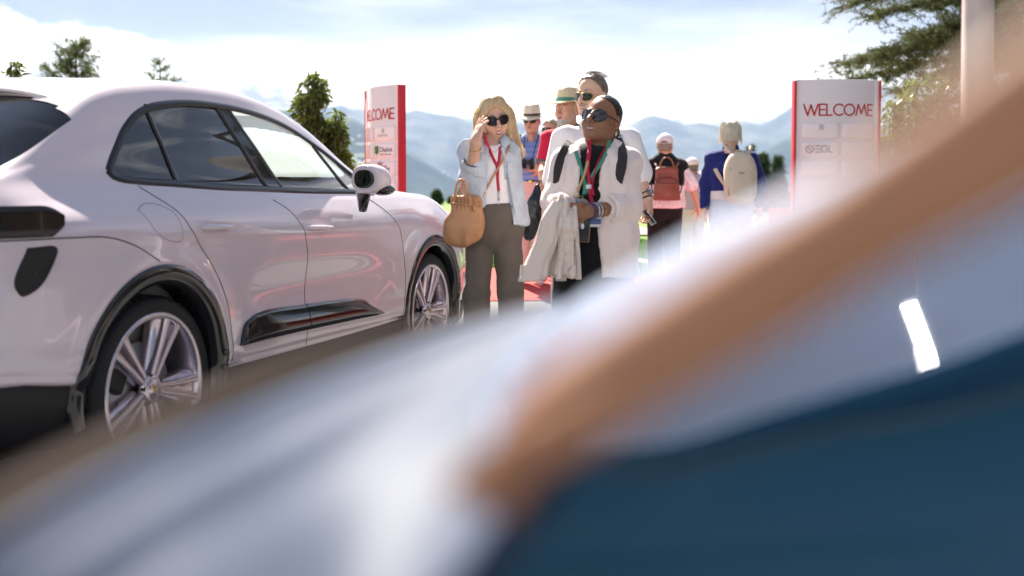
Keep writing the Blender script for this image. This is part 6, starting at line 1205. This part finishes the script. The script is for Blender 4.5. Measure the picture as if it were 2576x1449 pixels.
def pack(P, cpx, cpy, dy, w, h, d, m, m2, label, name='backpack', style='leather'):
    B = P.on(name, label, 'backpack'); c = P.L(cpx, cpy, dy); y = 1 if True else -1      # back-facing wearer: local +Y is towards the camera
    S = Solid(c - [w * .8, d * 1.4, h * .7], c + [w * .8, d * 1.4, h * .7], .006); pw = 4 if style == 'leather' else 3
    if style == 'leather':
        S.func(lambda X, Y, Z: np.maximum(np.maximum(np.abs(X - c[0]) - (w / 2 - (Z - c[2] + h / 2) / h * w * .11), np.abs(Y - c[1]) - d / 2 * (1 - .4 * (Z - c[2] + h / 2) / h)), np.abs(Z - c[2]) - h / 2), 'u'); S.F = S.F - .0; S.ell(c + [0, 0, h * .5 + .0], (w * .40, d * .34, .03), .02, pw=3)
    else:
        S.ell(c - [0, 0, h * .10], (w * .5, d * .5, h * .40), .03, pw=3.2); S.ell(c + [0, -.01, h * .22], (w * .42, d * .46, h * .28), .04, pw=2.4)
    skin_obj(S, 'pack_body', m, B, folds_fn(.003, 9, .001), 2); return B, c
def cap_man():
    P = Person(1672, 12.0, 1.66, 'man seen from behind in white cap with black sweater over his shoulders', SK_tan, math.pi, .195, 1.12, .03); J = P.J
    J['head'] = P.L(1673, 367, 0); J['neck'] = P.L(1671, 397, 0); J['shR'] = P.L(1634, 418); J['shL'] = P.L(1712, 418); J['elL'] = P.L(1741, 470, 0); J['wrL'] = P.L(1757, 523, -.04); J['elR'] = P.L(1620, 470, .02); J['wrR'] = P.L(1620, 525, .05); P.body(); P.hand('L', (0, -.1, -1), (1, .2, 0), flip=1, step=.0065); P.hand('R', (0, -.1, -1), (-1, .2, 0), flip=-1, step=.0065)
    P.head(R(-14), 0, 0, 1.02, 1.04, 1.1, 1.1, .064); P.cap_hair(hair_mat('short grey hair', (.22, .18, .15), (.36, .32, .28)), .005, (0, -.02, .03), (0, -.9, .2), .002, low=-.075); baseball_cap(P, M_capw)
    P.shirt(M_flor, 'patterned_shirt', .020, .92, P.L(1672, 523)[2], sl_t=.030, step=.011, flare=.02); P.trousers(M_black, .02, .02, P.L(1672, 516)[2] + .0, step=.013); P.shoes(mat('shoe', (.1, .1, .1), .5))
    J2 = J; S = Solid((-.34, -.3, .9), (.34, .3, 1.56), .010); P.torso(S, .034, hips=False); S.half((0, 0, P.L(1672, 466)[2]), (0, 0, -1)); S.half((0, .02, 0), (0, -1, 0)); S.cap(J['shL'], J['neck'] + [0, .01, -.02], .075, .075, .04); S.cap(J['shR'], J['neck'] + [0, .01, -.02], .075, .075, .04); S.cap(J['neck'] + [-.05, .02, -.01], J['neck'] + [.05, .02, -.01], .062, .062, .03); S.cap(J['neck'] + [0, -.01, .14], J['neck'], .058, .060, .01, 's'); skin_obj(S, 'shoulder_sweater', M_black, P.root, folds_fn(.010, 8, .004))
    P.finish(); B, c = pack(P, 1677, 465, -.235, .29, .335, .10, M_brownl, M_strapbr, 'red brown leather backpack on the back of the man with white cap')
    a = np.linspace(0, np.pi, 16); MB().tube(np.stack([c[0] + .078 * np.cos(a), c[1] + 0 * a, c[2] + .165 + .135 * np.sin(a)], 1), .009, 8, flat=.6, up=(0, 1, 0)).build('carry_handle', M_strapbr, B)
    for q in (-1, 1):
        MB().tube(catmull([P.L(1677 + q * 30, 409, -.10), P.L(1677 + q * 24, 420, -.17), P.L(1677 + q * 6, 442, -.185)], 12), .012, 6, flat=.3, up=(0, 1, 0)).build('shoulder_strap', M_strapbr, B); MB().tube(catmull([P.L(1677 + q * 40, 450, -.12), P.L(1677 + q * 36, 480, -.17), P.L(1677 + q * 28, 496, -.19)], 10), .007, 6).build('side_strap', M_strapb, B); MB().ellipsoid(c + [q * .078, .02, .172], (.016, .010, .008)).build('brass_stud', M_gold, B)
    MB().tube(catmull([c + [-.13, .046, .02], c + [-.10, .052, .052], c + [.10, .052, .052], c + [.13, .046, .02]], 20), .005, 6).build('pocket_seam', mat('dark seam', (.10, .025, .015), .5), B); MB().box(c + [0, .044, -.065], (.235, .022, .17), bev=.009).build('front_pocket', M_brownl, B)
cap_man()
def far_cap():
    P = Person(1742, 14.5, 1.60, 'man in white cap and grey checked polo walking beyond the man with leather backpack', SK_tan, math.pi + R(25), .18, 1.0); J = P.J; J['head'] = P.L(1740, 421, 0) ; J['neck'] = P.L(1743, 442, 0); P.body(step=.013)
    for q, f in (('L', 1), ('R', -1)): P.hand(q, (0, -.1, -1), (f, .2, 0), flip=f, step=.008)
    P.head(R(-5), 0, 0, .98); P.cap_hair(M_ghair, .005, (0, -.02, .03), (0, -.9, .2), .002, low=-.07); baseball_cap(P, M_capw, False); P.shirt(cloth('grey checked knit', (.42, .40, .46), bump=.8, bs=110), 'polo_shirt', .018, .9, step=.012, sl_t=.026); P.collar(M_navy, 'polo_collar'); P.trousers(cloth('light trousers', (.6, .6, .62)), step=.013); P.shoes(mat('shoe', (.5, .5, .5), .5)); P.finish()
far_cap()
M_royal = cloth('royal blue knit', (.018, .024, .15)); M_beigep = cloth('beige canvas', (.62, .52, .42), var=.05, vscale=8); M_wh = hair_mat('white blond hair', (.80, .76, .64), (.52, .46, .36))
def blue_sweater():
    P = Person(1838, 10.0, 1.75, 'white-haired person seen from behind in a royal blue sweater', SK_fair, math.pi, .205, 1.15, .02); J = P.J; J['head'] = P.L(1838, 338, 0); J['neck'] = P.L(1838, 373, 0); J['shR'] = P.L(1792, 397); J['shL'] = P.L(1890, 395); J['elR'] = P.L(1776, 462, .02); J['wrR'] = P.L(1772, 520, -.05); J['elL'] = P.L(1909, 455, .02); J['wrL'] = P.L(1912, 515, -.05); P.body(); P.hand('L', (0, -.1, -1), (1, .2, 0), flip=1, step=.007); P.hand('R', (0, -.1, -1), (-1, .2, 0), flip=-1, step=.007)
    P.head(R(-20), R(6), 0, 1.02, 1, 1, 1, .055); g = np.random.default_rng(31); paths = []
    for i in range(330): a = g.random() * 6.283; e = A3(math.cos(a) * .098, .018 + math.sin(a) * .112, -.04 - .055 * g.random() + .03 * (math.sin(a) < -.3)); m = A3(math.cos(a) * .085, .018 + math.sin(a) * .1, .07 + .02 * g.random()); paths.append(catmull([(.03 * math.cos(a), .02 + .03 * math.sin(a), .130), m, e + [0, 0, .05], e + g.normal(0, .006, 3)], 10))
    S = Solid((-.13, -.15, -.13), (.13, .16, .16), .0045); S.ell((0, .018, .034), (.093, .112, .094)); S.ell((0, .04, -.03), (.085, .078, .07), .03); S.half((0, -.065, .03), (0, -1, -.25)); S.half((0, 0, -.085), (0, .1, -1)); P.hsolid(S, 'hair', M_wh, lambda V: .004 * (vnoise(V * [1, 1, .15], 80) + .8 * vnoise(V * [1, 1, .12], 150)), ribbons(paths, .0032))
    P.shirt(M_royal, 'sweater', .022, 1.95, P.L(1838, 486)[2], sl_t=.022, step=.010, folds=folds_fn(.009, 8, .004, (1, 1, .8), 9.)); P.collar(M_royal, 'sweater_collar', .060, .075, .03, .0, 0); S = None
    P.shirt(M_capw, 'under_shirt', .026, .3, P.L(1838, 503)[2], sl_t=-.01, step=.011, cut=lambda S: S.half((0, 0, P.L(1838, 480)[2]), (0, 0, 1))); P.trousers(cloth('pale jeans', (.55, .60, .70)), .02, .02, P.L(1838, 500)[2], step=.013); P.shoes(mat('shoe', (.5, .5, .5), .5)); P.finish()
    B, c = pack(P, 1862, 447, -.27, .29, .47, .18, M_beigep, M_beigep, 'beige canvas backpack worn over the royal blue sweater', style='soft')
    for pts in ([(1822, 363, -.06), (1832, 376, -.15), (1846, 392, -.22)], [(1890, 368, -.06), (1886, 380, -.15), (1880, 396, -.22)], [(1799, 425, -.12), (1806, 438, -.18), (1822, 462, -.21), (1836, 480, -.23)]): MB().tube(catmull([P.L(*p) for p in pts], 14), .021, 6, flat=.3, up=(0, 1, 0)).build('shoulder_strap', M_beigep, B)
    a = np.linspace(0, np.pi, 14); MB().tube(np.stack([c[0] + .05 * np.cos(a), c[1] - .03 + 0 * a, c[2] + .20 + .045 * np.sin(a)], 1), .008, 6).build('grab_loop', M_beigep, B)
    lp = np.array([(-.115, -.16), (-.118, .0), (-.10, .09), (-.05, .135), (.0, .145), (.05, .135), (.10, .09), (.118, .0), (.115, -.16)]); q = catmull(lp, 40); MB().tube(np.stack([c[0] + q[:, 0], c[1] + .082 - .9 * (np.abs(q[:, 0]) / .12)**4 * .02 - .02 * (q[:, 1] > .1), c[2] + q[:, 1]], 1), .0045, 6).build('zip', mat('zip', (.30, .24, .20), .5), B)
    S = Solid(c - [.16, .2, .3], c + [.16, .2, .3], .007); S.ell(c + [0, .045, -.05], (.112, .062, .165), 0, pw=3); skin_obj(S, 'front_pocket', M_beigep, B, None, 2); MB().box(c + [0.01, .108, .04], (.05, .004, .014), bev=.001).build('maker_tag', mat('tag leather', (.40, .28, .2), .6), B)
blue_sweater()
# ------------------------------------------------------------------ the blue car right in front of the lens (far out of focus)
def blue_car():
    M_bl = mat('deep blue metallic paint', (.011, .080, .165), .5, spec=.25, coat=.12, coat_rough=.2); M_bon = mat('satin steel blue paint', (.036, .052, .104), .7, spec=.15, coat=.07, coat_rough=.4); M_bz = mat('brown reflection colour', (.37, .185, .115), .55, spec=.2); M_refld = mat('dark brown reflection colour', (.018, .007, .004), .75, spec=.06); M_ws = glass('windscreen glass', (.10, .12, .15), 9.0, (.66, .73, .88), .22); M_wd = glass('coated side glass', (.012, .015, .02), 11.0, (.66, .64, .65), .02)  # the two browns hold a mirrored wooden ceiling as base colour
    car2 = empty('blue_car', (.3, .9, 0), 0, 'deep blue car with bronze pillar right in front of the lens, strongly blurred', 'car'); O = np.array([.3, .9, 0])  # the bronze pillar is a brown wood reflection put into a band's colour
    pl = lambda pts: np.array([at(p[0], p[1], p[2] * .72) for p in pts])
    def loft(curves, nv, nu=60, bulge=None):
        C = np.array([catmull(c, nu) for c in curves]); t = np.linspace(0, 1, len(C)); q = np.linspace(0, 1, nv); G = hermite(t, C.reshape(len(C), -1), q).reshape(nv, nu, 3)
        if bulge is not None:
            n = np.cross(np.gradient(G, axis=1), np.gradient(G, axis=0)); n /= np.linalg.norm(n, axis=2, keepdims=True); n *= np.sign((n @ np.array([0, -1, .6])))[..., None]; G = G + n * bulge(*np.meshgrid(q, np.linspace(0, 1, nu), indexing='ij'))[..., None]
        return G
    def panel(name, G, m, th=.012, parent=car2):
        n = np.cross(np.gradient(G, axis=1), np.gradient(G, axis=0)); n /= np.linalg.norm(n, axis=2, keepdims=True) + 1e-9; n *= np.sign(np.sum(n * (np.array([0, 0, CAM_H]) - G), 2, keepdims=True).mean()); B = G - n * th; a, b = G.shape[:2]
        V = np.concatenate([G.reshape(-1, 3), B.reshape(-1, 3)]) - O; i = np.arange(a * b).reshape(a, b); f = lambda k: np.stack([k[:-1, :-1], k[1:, :-1], k[1:, 1:], k[:-1, 1:]], -1).reshape(-1, 4)
        Q = [f(i), f(i)[:, ::-1] + a * b]
        for e in (i[0], i[-1], i[:, 0], i[:, -1]): Q.append(np.stack([e[:-1], e[1:], e[1:] + a * b, e[:-1] + a * b], 1))
        return mesh_np(name, V, np.concatenate(Q), m, parent)
    HE = pl([(-500, 1780, .40), (0, 1385, .52), (300, 1190, .64), (600, 1040, .80), (1000, 893, 1.02), (1200, 843, 1.12), (1420, 800, 1.22)]); inner = pl([(-300, 2500, .34), (200, 2050, .37), (600, 1800, .41), (900, 1680, .45), (1150, 1440, .50), (1290, 1250, .54), (1420, 1060, .58)])
    mid = (HE * .55 + inner * .45) + [0, 0, .012]
    G = loft([HE, mid, inner], 60, 90, lambda q, u: .0070 * np.sin(q * 24 + .6 + u * .8) * np.exp(-((q - .34) / .24)**2) + .012 * np.sin(np.pi * q)); panel('bonnet', G, M_bon, .015)
    sm = catmull(HE * .84 + inner * .16 + [0, 0, .006], 50); MB().tube(sm - O, np.linspace(.007, .012, 50), 8, flat=.5).build('bonnet_dark_streak', mat('dark streak colour', (.03, .03, .045), .7, spec=.1), car2)  # dark streak of the bonnet's reflections, built as a dark tube
    # strip along the bonnet with a brown wood reflection put into its colour, fender wall below it
    e = catmull(HE, 60); MB().tube(e + [-.016, .005, -.004] - O, np.linspace(.0165, .019, 60), 12).build('bonnet_reflection_strip', M_refld, car2)
    W_ = np.array([e + [-.004, .01, -.02], e + [-.03, .01, -.12], e + [-.05, .012, -.35], np.c_[e[:, :2] + [-.02, .02], np.full(60, .30)]]); panel('fender', W_, M_bl, .012)
    # windscreen: bright sheet between the bonnet, the outer roof edge and the brown reflection band
    OUT = pl([(1200, 850, 1.10), (1340, 806, 1.04), (1500, 722, .86), (1700, 612, .70), (1900, 520, .60), (2100, 424, .53), (2300, 312, .48), (2576, 140, .43), (2900, -90, .40)]); B1 = pl([(1245, 1215, .50), (1345, 1015, .49), (1500, 905, .47), (1700, 772, .45), (1900, 640, .43), (2100, 520, .41), (2300, 370, .39), (2576, 160, .37), (2900, -80, .36)])
    panel('windscreen', loft([OUT, (OUT + B1) / 2 + [0, -.0, .004], B1], 30, 70), M_ws, .006)
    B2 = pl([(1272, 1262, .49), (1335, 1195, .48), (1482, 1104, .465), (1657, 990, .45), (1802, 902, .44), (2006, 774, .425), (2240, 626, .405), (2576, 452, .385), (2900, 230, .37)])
    panel('pillar_reflection_band', loft([B1 + [0, .02, 0], B1, (B1 + B2) / 2, B2, B2 + [0, .02, 0]], 26, 60, lambda q, u: .010 * np.sin(np.pi * q)), M_bz, .012)  # brown wood reflection put into the colour of this band
    # flat side glass and the blue door under it
    A, B, C = at(1482, 1172, .66), at(2576, 849, .75), at(2576, 430, 1.00); n = np.cross(B - A, C - A); n /= np.linalg.norm(n); o = np.array([0, 0, CAM_H])
    def onp(px, py): d = at(px, py, 1.0) - o; return o + d * (((A - o) @ n) / (d @ n))
    belt = np.array([onp(*p) for p in ((1000, 1500), (1180, 1360), (1482, 1172), (1697, 1132), (1919, 1064), (2130, 1001), (2339, 940), (2576, 852), (2800, 760))]); top = np.array([onp(*p) for p in ((1150, 1340), (1300, 1190), (1482, 1060), (1657, 940), (1802, 850), (2006, 720), (2240, 570), (2576, 400), (2800, 270))])
    panel('side_window', np.stack([top * (1 - k) + (belt + (belt - top) * .2) * k for k in (0, .25, .5, .75, 1)]), M_wd, .0008)
    low = pl([(p[0], p[1], p[2] * 1.194) for p in [(960, 1700, .74), (1060, 1680, .745), (1300, 1640, .75), (1600, 1640, .77), (1900, 1640, .79), (2150, 1640, .81), (2400, 1640, .83), (2650, 1640, .85), (2900, 1640, .87)]]); bt = belt + [0, -.006, .008]; bt2 = belt + [0, .02, -.006]
    panel('door', loft([bt, bt * .5 + low * .5 + [0, -.012, .0], low, np.c_[low[:, :2] + [0, .03], np.full(len(low), .32)]], 40, 60), M_bl, .003)
    # lower body so that the panels stand on a car
    b = MB(); b.box((1.2, .62, .57), (3.0, 1.15, .56), bev=.10); b.build('lower_body', M_bl, car2)
    for x in (.30, 2.15):
        a = np.linspace(0, 2 * np.pi, 41)[:-1]; pr = [(.20, .02), (.29, .0), (.32, -.02), (.33, .06), (.33, .16), (.29, .2), (.2, .2)]; MB().grid(np.array([[(x + r * math.cos(q), .0 + y, .33 + r * math.sin(q)) for q in a] for r, y in pr])[::-1], closed_v=True).build('wheel', M_rub, car2)
blue_car()
# lamp whose white strip shows mirrored in the blue car's glass
def lamp():
    a, b = A3(1.464, 3.206, 4.66), A3(1.513, 2.92, 4.817); t = empty('strip_lamp', (1.676, 3.83, 4.2), 0, 'lit strip lamp on the pale pole, mirrored as a white bar in the blue car', 'lamp'); o = A3(1.676, 3.83, 4.2)
    d = (b - a) / np.linalg.norm(b - a); s = A3(1, 0, 0); s -= (s @ d) * d; s /= np.linalg.norm(s); n = np.cross(s, d); n *= np.sign(n @ A3(0, -1, -1)); rot = np.stack([s, d, n], 1); c = (a + b) / 2 - o
    MB().box(c - n * .03, (.066, np.linalg.norm(b - a) - .01, .04), rot=rot, bev=.008).build('lamp_housing', M_trim, t); MB().box(c, (.074, np.linalg.norm(b - a), .016), rot=rot, bev=.003).build('lamp_tube', mat('lit tube', (1, 1, 1), .5, emit=7.), t)
    MB().tube(np.array([(0, .06, 0), (-.01, .0, .3), c - n * .05]), .0009, 6).build('lamp_arm', mat('grey wire', (.06, .06, .07), .6), t)
lamp()
